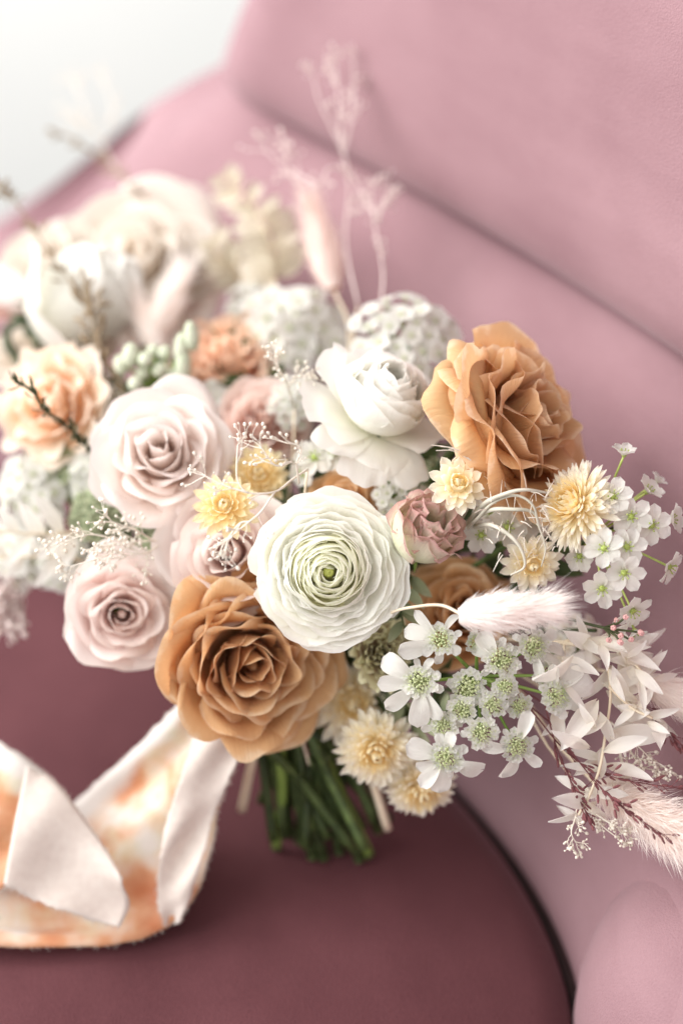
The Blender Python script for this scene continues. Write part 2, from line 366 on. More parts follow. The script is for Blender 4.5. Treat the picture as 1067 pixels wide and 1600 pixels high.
# front post of the near arm: rounded bolster
rows = []
c0 = P(1136, 1612, .824)
for j in range(17):
    f = j / 16
    if f < .6:
        th = f / .6 * math.pi / 2; rr = math.sin(th) ** .8; z = math.cos(th) * .085
    else: rr = 1.0; z = -(f - .6) / .4 * .45
    rows.append([[c0.x + math.cos(a) * .072 * rr, c0.y + math.sin(a) * .085 * rr, c0.z + z] for a in np.linspace(0, 2 * math.pi, 37)])
mb = MB(); grid(mb, loc_(np.array(rows)), True); mb.obj('arm_front', M['back'], chair)

# ------------------------------------------------------------------ bouquet: binding point and stems
BIND = P(440, 1055, .862)
rs = random.Random(7)
ENDS = [(432, 1322), (452, 1300), (488, 1338), (505, 1338), (561, 1342), (575, 1334), (590, 1296), (470, 1312), (530, 1330), (545, 1318), (420, 1296), (604, 1282), (515, 1322), (440, 1312)]
def stem_path(base, axis, i, thin=False):
    e = ENDS[i % len(ENDS)]; j = i // len(ENDS)
    end = SEAT(e[0] + rs.uniform(-14, 14), e[1] - rs.uniform(0, 60) - j * 5, .006 + rs.uniform(0, .02) + j * .006)
    if thin: end = BIND.lerp(end, rs.uniform(.3, .6))
    q = BIND + Vector((rs.uniform(-.016, .016), rs.uniform(-.012, .012), rs.uniform(-.012, .012))) + (end - BIND) * .05
    d = (BIND - base).length
    back = base - axis * min(.035, d * .3)
    mid = back.lerp(q, .55) + FWD * .03
    v = base - CAM; dd = v.dot(FWD); bx = 533.5 + v.x / dd / K; by = 800 - v.dot(UPV) / dd / K
    if bx > 760 and by > 960: mid = P(680 + rs.uniform(-20, 40), 985 + rs.uniform(-15, 15), .862); back = base.lerp(mid, .2) + FWD * .012
    return curve([base, back, mid, q, q.lerp(end, .5) + UPV * rs.uniform(-.002, .004), end], 5)
STEM_I = [0]
def add_stem(root, axis, r=.0026, mat='stem', base=None):
    b = base if base is not None else root.matrix_world.translation.copy()
    inv = root.matrix_world.inverted()
    pts = [inv @ p for p in stem_path(b, axis, STEM_I[0], r < .002)]; STEM_I[0] += 1
    mb = MB(); tube(mb, pts, r, 7); mb.obj('stem', M[mat], root)

# ------------------------------------------------------------------ flower builders
def cup_petal(rnd, a, re, he, bulge, zb, hw, lip, lipv, nu, nv, ruffle, rfreq, wob, taper=.2, r0=.09, zp1=-.2, notch=0):
    """one petal wrapped round the flower axis; re,he: radius and height of its rim; hw: half width of arc"""
    A = np.zeros((nv, nu, 3))
    ph = [rnd.uniform(0, 6.28) for _ in range(6)]
    for i in range(nu):
        u = -1 + 2 * i / (nu - 1); au = abs(u)
        vm = 1 - taper * au ** 2.4 - notch * math.exp(-(u * 6) ** 2)
        for j in range(nv):
            v = j / (nv - 1) * vm
            r = (1 - v) ** 2 * r0 + 2 * v * (1 - v) * bulge + v * v * re
            z = (1 - v) ** 2 * zb + 2 * v * (1 - v) * zp1 + v * v * he
            if v / vm > lipv and abs(lip) > 1e-4:
                v0 = lipv * vm; t = (v - v0) / (vm - v0)
                br = (1 - v0) ** 2 * r0 + 2 * v0 * (1 - v0) * bulge + v0 * v0 * re; bz = (1 - v0) ** 2 * zb + 2 * v0 * (1 - v0) * zp1 + v0 * v0 * he
                tr_ = 2 * (1 - v0) * (bulge - r0) + 2 * v0 * (re - bulge); tz = 2 * (1 - v0) * (zp1 - zb) + 2 * v0 * (he - zp1)
                ln = math.hypot(tr_, tz) or 1; tr_ /= ln; tz /= ln; arc = ln * (vm - v0)
                thm = min(3.7, lip * (1.1 + 1.5 * au ** 1.6)); th = t * thm; rho = arc / max(thm, 1e-3)
                r = br + tr_ * rho * math.sin(th) + tz * rho * (1 - math.cos(th)); z = bz + tz * rho * math.sin(th) - tr_ * rho * (1 - math.cos(th))
            sv = (.38 + .62 * math.sin(math.pi * (.06 + .60 * v)))
            x = u * hw * sv
            d = x / max(r, .10)
            d = max(-2.7, min(2.7, d))
            n1 = math.sin(2.3 * u + ph[0] + 2 * v) * wob * v + math.sin(4.1 * u + ph[1] - 3 * v) * wob * .5 * v
            ed = (max(0, v / vm - .6) / .4) ** 1.5
            rf = ruffle * ed * (math.sin(rfreq * u + ph[2]) + .6 * math.sin(rfreq * 1.7 * u + ph[3]))
            r += n1 + rf; z += .6 * math.sin(1.9 * u + ph[4]) * wob * v + rf * .5 * math.sin(ph[5] + u * 3)
            # inner petals keep a spiral: one side sits further in
            rr = max(.012, r + u * .035 * (1 - min(1, re)))
            A[j, i] = (rr * math.cos(a + d), rr * math.sin(a + d), z)
    return A

def rose(name, label, cat, px, py, d, rpx, axis, mat, n=34, seed=1, opn=1.0, lip=.35, ruffle=.012, rfreq=7, wob=.03, roll=0,
         nu=15, nv=12, he0=.62, he1=.10, power=1.15, lift=.3, group=None, stem=True, hwk=1.0, core=.07, calyx=None, zs=1.0, taper=.2, outer=None, outer_mat=None, ball_=False, olv=.72, lv=.70):
    rnd = random.Random(seed); R = rpx * K * d; ax = CV(*axis); m3 = rotto(ax, roll)
    root = thing(name, label, cat, mat4(P(px, py, d) - ax * (lift * R), m3), group)
    a = rnd.uniform(0, 6)
    for i in range(n):
        s = i / (n - 1)
        a += 2.39996 + rnd.uniform(-.22, .22)
        re = (core + (opn - core) * s ** power) * (1 + rnd.uniform(-.04, .04))
        he = (he0 + (he1 - he0) * s ** 1.5) * zs + rnd.uniform(-.03, .03)
        if ball_:
            A = cup_petal(rnd, a, opn * (.12 + .62 * s) + rnd.uniform(-.04, .04), he0 + (he1 - he0) * s + rnd.uniform(-.03, .03), opn * (.85 + .62 * s), -.36, hwk * (.5 + .3 * s), lip, .75, nu, nv, ruffle, rfreq, wob, zp1=.12 - .1 * s, taper=.28)
        else: A = cup_petal(rnd, a, re, he, re * (1.12 - .3 * s) + .10, -.36, (.26 + .50 * s) * hwk, lip * (.15 + .85 * s ** .8) * rnd.uniform(.6, 1.4), lv, nu, nv, ruffle * (.4 + s), rfreq, wob * (.35 + s), zp1=-.25 + .12 * (1 - s), taper=taper)
        mb = MB(); grid(mb, A * R); mb.obj('petal', M[mat], root)
    mb = MB(); ball(mb, (0, 0, (he0 * .3 - .1) * R), .07 * R, 8, 8, stretch=2.6); mb.obj('bud_core', M[mat], root)
    for k, (ang, re, he, hw, lp) in enumerate(outer or []):
        A = cup_petal(rnd, math.radians(ang), re, he, re * .75, -.36, hw, lp, olv, nu, nv, ruffle, rfreq, wob, zp1=-.22 + he * .2, taper=taper)
        mb = MB(); grid(mb, A * R); mb.obj('petal', M[outer_mat or mat], root)
    mb = MB(); ball(mb, (0, 0, -.38 * R), .13 * R, 10, 7, stretch=.9)
    for k in range(5):
        b = k * 1.2566; pts = curve([Vector((math.cos(b) * .12 * R, math.sin(b) * .12 * R, -.36 * R)), Vector((math.cos(b) * .3 * R, math.sin(b) * .3 * R, -.34 * R)), Vector((math.cos(b) * .42 * R, math.sin(b) * .42 * R, -.46 * R))], 4)
        tube(mb, pts, [.045 * R, .05 * R, .05 * R, .045 * R, .04 * R, .035 * R, .025 * R, .015 * R, .004 * R], 5)
    mb.obj('calyx', M[calyx or 'stem'], root)
    if stem: add_stem(root, ax)
    return root

def ranunculus(label, px, py, d, rpx, axis, seed=3):
    rnd = random.Random(seed); R = rpx * K * d; ax = CV(*axis); m3 = rotto(ax)
    root = thing('ranunculus', label, 'flower', mat4(P(px, py, d) - ax * (.3 * R), m3))
    a = 0; n = 104
    for i in range(n):
        s = i / (n - 1); a += 2.39996 + rnd.uniform(-.35, .35)
        if s < .62: q = s / .62; re = .075 + .455 * q ** .85
        else: q = (s - .62) / .38; re = .53 + .47 * q ** .9
        re *= 1 + rnd.uniform(-.05, .05)
        h = .50 - .15 * (re / .5) ** 2 if re < .5 else .35 - .24 * ((re - .5) / .5) ** 1.1
        h += rnd.uniform(-.012, .012) + (rnd.uniform(-.05, .03) if s > .75 else 0)
        inner = s < .60
        hw = .17 + .56 * re
        A = cup_petal(rnd, a, re, h, re + (.15 if inner else .06), .0 if inner else -.3, hw, .0 if inner else .06 + .2 * max(0, re - .75), .75, 17, 11, .005 + (.012 if not inner else 0), 7, .014 + .026 * re, zp1=.12 if inner else -.1, taper=.16, notch=rnd.choice([0, 0, .05, .09]) if not inner else 0)
        mb = MB(); grid(mb, A * R); mb.obj('petal', M['ranin' if re < .46 else 'ran'], root)
    mb = MB()
    for k in range(46):
        b = k * 2.4; r = .055 * math.sqrt(k / 46)
        ball(mb, (math.cos(b) * r * R * 1.15, math.sin(b) * r * R, (.45 - r * 1.2) * R), .014 * R, 6, 4)
    ball(mb, (0, 0, .37 * R), .075 * R, 10, 6)
    mb.obj('button_centre', M['button'], root)
    mb = MB(); ball(mb, (0, 0, -.33 * R), .16 * R, 10, 6); mb.obj('calyx', M['stem'], root)
    add_stem(root, ax)
    return root

def flat_petal(L, W, bend0, bend1, cup=.15, pw=.55, point=1.0, nu=7, nv=8, notch=0.0, wob=0, rnd=None, lo=.25):
    """petal growing along +X from the origin; bend0 to bend1: elevation angle from base to tip (radians)"""
    A = np.zeros((nv, nu, 3)); x = z = 0.0
    rnd = rnd or random.Random(1); ph = rnd.uniform(0, 6)
    for j in range(nv):
        v = j / (nv - 1); el = bend0 + (bend1 - bend0) * v
        if j: x += math.cos(el) * L / (nv - 1); z += math.sin(el) * L / (nv - 1)
        wd = W * ((lo + (1 - lo) * math.sin(math.pi / 2 * min(1, v / pw))) if v < pw else max(0.0, 1 - ((v - pw) / (1 - pw)) ** (1.0 + point)) ** (1 / (1 + .0 + (1 if point > 1.2 else .15))))
        wd = max(wd, W * .015)
        for i in range(nu):
            u = -1 + 2 * i / (nu - 1)
            up = cup * W * u * u
            back = notch * L * math.exp(-(u * 3) ** 2) * max(0, v - .8) / .2
            wv = wob * W * math.sin(u * 3 + v * 4 + ph)
            A[j, i] = (x - math.cos(el) * back - math.sin(el) * (up + wv), u * wd, z - math.sin(el) * back + math.cos(el) * (up + wv))
    return A
def place(root, me, ang, r, z, name='petal', tilt=0, roll=0, s=1.0):
    m = Matrix.Rotation(ang, 4, 'Z') @ Matrix.Translation((r, 0, z)) @ Matrix.Rotation(-tilt, 4, 'Y') @ Matrix.Rotation(roll, 4, 'X') @ Matrix.Scale(s, 4)
    return link(name, me, root, m)

def strawflower(label, px, py, d, rpx, axis, seed, rings=6, closed=0.0, mat='straw', matin='strawin', per=18, flat=0.0, stem=True, group='strawflowers', squash=1.0):
    rnd = random.Random(seed); R = rpx * K * d; ax = CV(*axis); m3 = rotto(ax, rnd.uniform(0, 6))
    root = thing('strawflower', label, 'flower', mat4(P(px, py, d) - ax * .2 * R, m3), group)
    for j in range(rings):
        s = j / (rings - 1)                                   # 0 inner .. 1 outer
        el = math.radians(82 - (82 - 2 + 22 * flat) * s ** .9) + closed * math.radians(40) * (1 - s * .3)
        Lp = R * (.42 + .30 * s); Wp = R * (.105 + .025 * s) * 18 / per
        r0 = R * (.10 + .28 * s ** .8)
        ms = []
        for q in range(3):
            A = flat_petal(Lp * rnd.uniform(.92, 1.08), Wp, el - .25, el + .45 - .5 * s, cup=.4, pw=.6, point=1.0, nu=5, nv=7, lo=.5)
            mb = MB(); grid(mb, A); ms.append(mb.mesh('petal', M[matin if s < .35 else mat]))
        n = int(per * (.55 + .45 * s))
        for k in range(n):
            place(root, rnd.choice(ms), 2 * math.pi * (k + .5 * (j % 2)) / n + rnd.uniform(-.1, .1), r0, R * (.12 - .22 * s), tilt=rnd.uniform(-.12, .12), roll=rnd.uniform(-.2, .2), s=rnd.uniform(.9, 1.08))
    mb = MB()
    for k in range(40):
        b = k * 2.4; r = .16 * math.sqrt(k / 40); ball(mb, (math.cos(b) * r * R, math.sin(b) * r * R, R * (.30 - r)), .035 * R, 5, 4, stretch=1.8)
    ball(mb, (0, 0, 0), .33 * R, 10, 6, stretch=.7)
    mb.obj('disc_centre', M[matin], root)
    if stem: add_stem(root, ax, .0014)
    return root

def hairs(mb, rnd, L, W, n, hl, spread, thick, prof, lean=.9):
    for k in range(n):
        t = rnd.random(); a = rnd.uniform(0, 6.283); r = W * prof(t) * rnd.uniform(.5, 1)
        p = Vector((math.cos(a) * r, math.sin(a) * r, t * L))
        dr = Vector((math.cos(a) * spread * rnd.uniform(.4, 1.2), math.sin(a) * spread * rnd.uniform(.4, 1.2), lean * rnd.uniform(.6, 1.2))).normalized()
        l = hl * rnd.uniform(.5, 1.2) * (1 + (.6 if t > .8 else 0)); e = p + dr * l + Vector((rnd.gauss(0, 1), rnd.gauss(0, 1), rnd.gauss(0, 1))) * l * .12
        sd = dr.cross(Vector((rnd.gauss(0, 1), rnd.gauss(0, 1), rnd.gauss(0, 1)))).normalized() * thick
        md = p.lerp(e, .55) + Vector((math.cos(a), math.sin(a), 0)) * l * .06
        mb.add([p - sd, p + sd, md + sd * .7, md - sd * .7, e], [(0, 1, 2, 3), (3, 2, 4)])
def bunny_tail(label, px, py, d, tipx, tipy, dt, wpx, mat='plume', n=2600, seed=1, stem_pts=None, hl=.011, cat='dried grass', group='bunny tail grass heads'):
    rnd = random.Random(seed); b = P(px, py, d); t = P(tipx, tipy, dt); ax = (t - b); L = ax.length; W = wpx * K * d
    root = thing('bunny_tail_grass', label, cat, mat4(b, rotto(ax)), group)
    prof = lambda s: (math.sin(math.pi * min(1, .08 + s * .95)) ** .6) * (1 - .25 * s)
    rows = [[(math.cos(a) * W * .86 * prof(s) , math.sin(a) * W * .86 * prof(s), s * L * .96) for a in np.linspace(0, 2 * math.pi, 15)] for s in np.linspace(0, 1, 14)]
    mb = MB(); grid(mb, np.array(rows)); mb.obj('seed_head', M[mat], root)
    mb = MB(); hairs(mb, rnd, L, W * .9, n, hl, .38, .00016, prof); mb.obj('hair', M[mat], root, kind='stuff')
    inv = root.matrix_world.inverted()
    if stem_pts: pts = [inv @ P(*p) for p in stem_pts]; pts = curve([Vector((0, 0, .002))] + pts, 6)
    else: pts = [inv @ p for p in stem_path(b, ax.normalized(), STEM_I[0], True)]; STEM_I[0] += 1
    mb = MB(); tube(mb, pts, .0007, 6); mb.obj('stem', M['straws'], root)
    return root

def spray(name, label, cat, paths, mat, seed, r=.0006, sub=(3, 5), length=26, budpx=3.0, buds=(2, 4), spread=.9, group=None, depthj=.006, stem=True, budmat=None, sub2=True):
    """a twig: main paths [(px,py,d)...] with forked side twigs ending in tiny buds"""
    rnd = random.Random(seed); b = P(*paths[0][0]); root = thing(name, label, cat, Matrix.Translation(b), group)
    tw = MB(); bd = MB(); d0 = paths[0][0][2]; px = K * d0
    def vec(): return Vector((rnd.gauss(0, 1), rnd.gauss(0, 1), rnd.gauss(0, 1))).normalized()
    def twig(p, dr, l, rr, lev):
        m = p + dr * l * .5 + vec() * l * .10; e = p + dr * l + vec() * l * .12
        pts = [q for q in curve([p, m, e], 3)]; tube(tw, pts, [rr * (1 - .45 * i / (len(pts) - 1)) for i in range(len(pts))], 4, False)
        if lev <= 0:
            ball(bd, e, budpx * px * rnd.uniform(.6, 1.3), 6, 4, axis=dr, stretch=1.25); return
        for k in range(rnd.randint(*buds)):
            nd = (dr + vec() * spread).normalized(); twig(p.lerp(e, rnd.uniform(.45, 1)), nd, l * rnd.uniform(.4, .75), rr * .75, lev - 1)
    for path in paths:
        pts = [q - b for q in curve([P(*p) for p in path], 6)]
        n = len(pts); tube(tw, pts, [r * (1.25 - .6 * i / (n - 1)) for i in range(n)], 5)
        for k in range(rnd.randint(*sub)):
            i = rnd.randint(n // 3, n - 1); t = (pts[min(i + 1, n - 1)] - pts[max(i - 1, 0)]).normalized()
            twig(pts[i], (t + vec() * spread).normalized(), length * px * rnd.uniform(.5, 1.2), r * .7, 1 if sub2 else 0)
        t = (pts[-1] - pts[-3]).normalized(); 
        for k in range(2): twig(pts[-1], (t + vec() * .6).normalized(), length * px * .7, r * .6, 1 if sub2 else 0)
    tw.obj('twig', M[mat], root); 
    if bd.v: bd.obj('bud', M[budmat or mat], root, kind='stuff')
    if stem: add_stem(root, -(BIND - b).normalized(), r * 1.3, 'straws', base=b)
    return root

def leaf_mesh(L, W, mat, seed=1, bend=(.15, -.35), point=.8, cup=.3, pw=.4, wob=.1):
    A = flat_petal(L, W, bend[0], bend[1], cup=cup, pw=pw, point=point, nu=5, nv=9, wob=wob, rnd=random.Random(seed), lo=.1)
    mb = MB(); grid(mb, A); return mb.mesh('leaf', M[mat])
def leaf_between(root, b, t, wpx, mat, rnd, face=None):
    """a leaf from world point b to t, its face turned roughly to `face`"""
    ax = t - b; L = ax.length; x = ax.normalized(); f = (face or -FWD) + Vector((rnd.gauss(0, .35), rnd.gauss(0, .35), rnd.gauss(0, .35)))
    z = (f - x * f.dot(x)).normalized(); y = z.cross(x)
    me = leaf_mesh(L * 1.03, wpx, mat, rnd.randint(0, 999), bend=(rnd.uniform(.1, .45), rnd.uniform(-.5, -.1)))
    m = Matrix((x, y, z)).transposed().to_4x4(); m.translation = b
    return link('leaf', me, root, root.matrix_world.inverted() @ m)
def leafy(name, label, cat, path, mat, stemmat, seed, n=12, lpx=60, wfrac=.17, spread=1.0, group=None, stem=True, r=.0009, face=None):
    rnd = random.Random(seed); b = P(*path[0]); root = thing(name, label, cat, Matrix.Translation(b), group)
    pts = curve([P(*p) for p in path], 6); mb = MB(); N_ = len(pts)
    tube(mb, [p - b for p in pts], [r * (1.2 - .8 * i / (N_ - 1)) for i in range(N_)], 5); mb.obj('twig', M[stemmat], root)
    f = face or -FWD
    for k in range(n):
        q = (k + .7) / n; i = min(N_ - 2, int(q * (N_ - 1))); p = pts[i]; t = (pts[i + 1] - p).normalized()
        side = t.cross(f).normalized() * (1 if k % 2 else -1)
        d = (t * .75 + side * spread * rnd.uniform(.7, 1.2) + f * rnd.uniform(-.3, .3)).normalized()
        L = lpx * K * path[0][2] * rnd.uniform(.75, 1.15) * (1.05 - .45 * q)
        leaf_between(root, p, p + d * L, L * wfrac * rnd.uniform(.85, 1.15), mat, rnd, face)
    if stem: add_stem(root, -(BIND - b).normalized(), r * 1.4, stemmat if stemmat != 'straws' else 'straws', base=b)
    return root
def spike_grass(name, label, path, mat, seed, n=26, lpx=14, r=.0005, w=.13, sp=.5, group=None, cat='grass', stem=True):
    rnd = random.Random(seed); b = P(*path[0]); root = thing(name, label, cat, Matrix.Translation(b), group)
    pts = [p - b for p in curve([P(*p) for p in path], 8)]; N_ = len(pts); mb = MB()
    tube(mb, pts, [r * (1.3 - .8 * i / (N_ - 1)) for i in range(N_)], 5); mb.obj('stalk', M[mat], root)
    sm = MB()
    for k in range(n):
        i = rnd.randint(int(N_ * .25), N_ - 2); t = (pts[i + 1] - pts[i]).normalized()
        d = (t + Vector((rnd.gauss(0, 1), rnd.gauss(0, 1), rnd.gauss(0, 1))) * sp).normalized(); l = lpx * K * path[0][2] * rnd.uniform(.6, 1.2)
        st = pts[i] + d * l * .8; tube(sm, [pts[i], st], r * .5, 4, False)
        ball(sm, st + d * l * .45, l * w * 1.2, 5, 5, axis=d, stretch=3.2)
    sm.obj('spikelet', M[mat], root, kind='stuff')
    if stem: add_stem(root, -(BIND - b).normalized(), r * 1.5, mat, base=b)
    return root

def floret5(root, loc, ax, R, rnd, mat='lace', n=5, name='floret', cmat='ovary', cup=.5, parts=True, wk=.5, ped=None):
    """small open flower: a green centre mesh (> petal)"""
    inv = root.matrix_world.inverted(); m = inv @ mat4(loc, rotto(ax, rnd.uniform(0, 6)))
    mb = MB(); ball(mb, (0, 0, R * .10), R * .17, 8, 5)
    for k in range(6):
        a = k * 1.047; tube(mb, [Vector((0, 0, R * .05)), Vector((math.cos(a) * R * .26, math.sin(a) * R * .26, R * .42))], R * .022, 4, False); ball(mb, (math.cos(a) * R * .26, math.sin(a) * R * .26, R * .42), R * .05, 5, 4)
    if ped is not None:
        mi = (mat4(loc, rotto(ax, 0)) if False else root.matrix_world @ m).inverted()
        pp = [mi @ p for p in curve([ped, ped.lerp(loc, .6) + UPV * .001, loc], 5)]; tube(mb, pp, .00055, 5)
    c = mb.obj(name, M[cmat], root, m)
    for k in range(n):
        A = flat_petal(R * rnd.uniform(.92, 1.08), R * wk, cup + .25, cup - .45, cup=.25, pw=.6, point=1.5, nu=7, nv=7, wob=.06, rnd=rnd, lo=.3)
        q = MB(); grid(q, A)
        pm = Matrix.Rotation(2 * math.pi * k / n + rnd.uniform(-.12, .12), 4, 'Z') @ Matrix.Translation((R * .06, 0, 0)) @ Matrix.Rotation(rnd.uniform(-.15, .15), 4, 'X')
        link('petal', q.mesh('petal', M[mat]), c, pm)
    return c
def umbel(label, px, py, d, rpx, n, seed, axis=(0, .3, 1), fl=15, mat='lace', cat='flower', group='blurred white lace flower clusters', name='lace_flower', cmat='bud', dome=.5):
    """cluster of small florets: each a single mesh of five petals and a centre"""
    rnd = random.Random(seed); ax = CV(*axis); R = rpx * K * d; base = P(px, py, d) - ax * R * 1.1
    root = thing(name, label, cat, mat4(base, rotto(ax)), group)
    tw = MB(); inv = root.matrix_world.inverted()
    ms = []
    for q in range(4):
        mb = MB(); fr = fl * K * d * rnd.uniform(.85, 1.15)
        for k in range(5):
            A = flat_petal(fr, fr * .46, .5, -.1, cup=.2, pw=.62, point=1.5, nu=5, nv=5, notch=.15, rnd=rnd, lo=.3)
            rot = np.array(Matrix.Rotation(k * 1.2566 + rnd.uniform(-.1, .1), 3, 'Z')); grid(mb, A @ rot.T)
        ball(mb, (0, 0, fr * .12), fr * .2, 7, 5, uvv=0)
        ms.append(mb.mesh('floret', M[mat]))
    for k in range(n):
        t = math.sqrt((k + .5) / n); a = k * 2.39996; off = Vector((math.cos(a) * t * R, math.sin(a) * t * R, R * (1.1 + dome * (1 - t * t) - dome) + rnd.uniform(-.1, .12) * R))
        nz = Vector((math.cos(a) * t * .8 + rnd.gauss(0, .2), math.sin(a) * t * .8 + rnd.gauss(0, .2), 1)).normalized()
        m = mat4(off, nz.to_track_quat('Z', 'Y').to_matrix() @ Matrix.Rotation(rnd.uniform(0, 6), 3, 'Z'))
        link('floret', rnd.choice(ms), root, m)
        tube(tw, [Vector((0, 0, 0)), off * .5 + Vector((0, 0, .1 * R)), off], .0005, 4, False)
    tw.obj('branchlet', M['stemlt'], root)
    add_stem(root, ax, .0012)
    return root
# ------------------------------------------------------------------ the bouquet, largest blooms first
ranunculus('large open white ranunculus with tiny green centre, front and middle of the bouquet', 513, 893, .775, 120, (.02, -.03, 1))

rose('rose', 'large caramel tan rose above the stems, below the open white ranunculus', 'flower', 400, 1046, .805, 148, (.30, -.2, 1), 'tan', n=44, seed=11, lip=.8, wob=.085, taper=.26, power=1.0, ruffle=.03, rfreq=4, lv=.74, hwk=.92, he0=.5, roll=.6, nu=19, nv=15, group='tan roses')
rose('rose', 'caramel tan rose with rolled petals facing the upper right, against the chair back', 'flower', 834, 650, .80, 160, (.76, .32, .56), 'tan2', n=30, seed=12, lip=.85, ruffle=.05, rfreq=6, wob=.09, he0=.60, he1=.34, nu=21, nv=16, opn=.88, group='tan roses', lift=.25,
     outer=[(165, .80, .50, .80, 2.2), (200, .86, .38, .80, 2.4), (135, .88, .32, .8, 2.2), (225, .90, .30, .8, 2.2), (180, .98, .16, .9, 2.3), (90, .9, .2, .7, 1.0), (270, .9, .2, .7, 1.0)], olv=.6, lv=.66)
rose('rose', 'pale blush rose in the left middle, largest of the pale roses', 'flower', 248, 700, .822, 118, (.0, .30, 1), 'blush', n=26, seed=13, lip=.7, he0=.66, wob=.05, taper=.28, hwk=1.12, nu=17, nv=13, group='pale roses')
rose('rose', 'lilac blush rose left of the big tan rose, lowest of the pale roses', 'flower', 192, 962, .825, 100, (.18, -.05, 1), 'lilac', n=23, seed=44, lip=.55, he0=.50, core=.08, wob=.055, hwk=1.1, taper=.25, group='pale roses')
rose('rose', 'pale pink rose half hidden behind the left edge of the white ranunculus', 'flower', 350, 862, .806, 112, (-.15, .10, 1), 'lilac', n=20, seed=15, lip=.4, group='pale roses')
rose('rose', 'blurred dusty pink rose tucked between the blush rose and the white peony', 'flower', 408, 645, .875, 78, (.1, .45, 1), 'dusty', n=20, seed=16, lip=.4, nu=11, nv=9, group='pale roses')
rose('rose', 'small caramel rose peeping out above the open white ranunculus', 'flower', 540, 775, .825, 70, (0, .45, .9), 'tan', n=18, seed=17, lip=.5, wob=.06, group='tan roses', opn=.85)
rose('rose', 'caramel rose half hidden behind the pale bunny tail on the right', 'flower', 722, 945, .835, 98, (-.1, .35, 1), 'tan', n=22, seed=18, lip=.6, wob=.07, opn=.9, group='tan roses')
# white peony seen from its side
rose('peony', 'white peony with drooping outer petals left of the upper tan rose', 'flower', 600, 618, .815, 100, (.28, .62, .66), 'white', n=26, seed=21, opn=.72, lip=.10, he0=.86, he1=.60, ruffle=.03, rfreq=6, wob=.04, lift=.25, hwk=1.15, ball_=True, nu=17,
     outer=[(140, 1.15, .40, .42, .2), (185, 1.28, .10, .46, .25), (228, 1.2, -.25, .42, .2), (262, 1.42, -.35, .40, .2), (300, 1.32, -.35, .42, .25), (340, 1.05, .0, .45, .3), (205, 1.05, -.1, .5, .2), (280, 1.1, -.3, .5, .2), (60, .95, .3, .6, .2), (105, 1.0, .3, .6, .2)])
rose('lisianthus', 'pale green bloom with ruffled mauve petal edges right of the ranunculus', 'flower', 664, 830, .785, 92, (.42, .52, .72), 'lis', n=20, seed=22, opn=.62, lip=.42, ruffle=.05, rfreq=9, wob=.05, he0=.80, he1=.62, lift=.22, calyx='stemlt', group='green mauve blooms', hwk=1.0, ball_=True)
rose('lisianthus', 'greenish ruffled bloom peeping out under the lower right of the ranunculus', 'flower', 598, 1018, .815, 58, (.15, .15, 1), 'lisg', n=24, seed=23, opn=.95, lip=.3, ruffle=.06, rfreq=11, wob=.07, he0=.6, he1=.35, group='green mauve blooms', calyx='stemlt')
# carnations and back blooms
rose('carnation', 'big blurred peach carnation at the left edge', 'flower', 68, 622, .885, 100, (-.25, .2, 1), 'peach', n=22, seed=24, lip=.3, ruffle=.05, rfreq=6, wob=.08, he0=.5, nu=15, nv=9, group='carnations')
rose('carnation', 'blurred coral carnation above the blush rose', 'flower', 366, 548, .915, 86, (.05, .55, .8), 'coral', n=20, seed=25, lip=.2, ruffle=.08, rfreq=10, wob=.08, he0=.6, he1=.25, nu=15, nv=9, group='carnations')
rose('rose', 'large blurred cream rose at the top left of the bouquet', 'flower', 210, 398, .985, 150, (-.05, .35, .95), 'cream', n=18, seed=26, lip=.8, wob=.06, hwk=1.1, nu=11, nv=9, group='cream back blooms')
rose('tulip', 'blurred closed white bloom lying sideways at the upper left', 'flower', 118, 478, .945, 135, (.86, .46, .22), 'whiteback', n=18, seed=27, opn=.58, lip=.05, he0=1.12, he1=.85, nu=11, nv=9, group='cream back blooms', lift=.2, hwk=.9, ball_=True, wob=.03,
     outer=[(200, .85, .35, .5, .2), (270, .95, .25, .5, .3), (320, .9, .3, .5, .2)])
rose('rose', 'blurred cream bloom between the closed white bloom and the left edge', 'flower', 62, 408, .99, 90, (-.2, .4, .9), 'cream', n=18, seed=131, lip=.4, nu=11, nv=9, group='cream back blooms')
rose('rose', 'blurred cream bloom under the closed white bloom, beside the brown grass', 'flower', 120, 545, .95, 62, (-.1, .2, 1), 'cream', n=16, seed=132, lip=.4, nu=11, nv=9, group='cream back blooms')
rose('rose', 'small blurred cream bloom right of the large cream rose', 'flower', 312, 402, 1.0, 62, (.4, .4, .8), 'cream', n=16, seed=28, lip=.4, nu=11, nv=9, group='cream back blooms')
rose('rose', 'blurred pale pink bloom cut by the left edge, above the peach carnation', 'flower', -8, 452, 1.0, 62, (-.4, .4, .8), 'dusty', n=14, seed=29, lip=.4, nu=11, nv=9, group='cream back blooms')
rose('rose', 'blurred cream bloom behind the peach carnation at the left edge', 'flower', 20, 545, .96, 62, (-.4, .4, .8), 'cream', n=14, seed=30, lip=.4, nu=11, nv=9, group='cream back blooms')

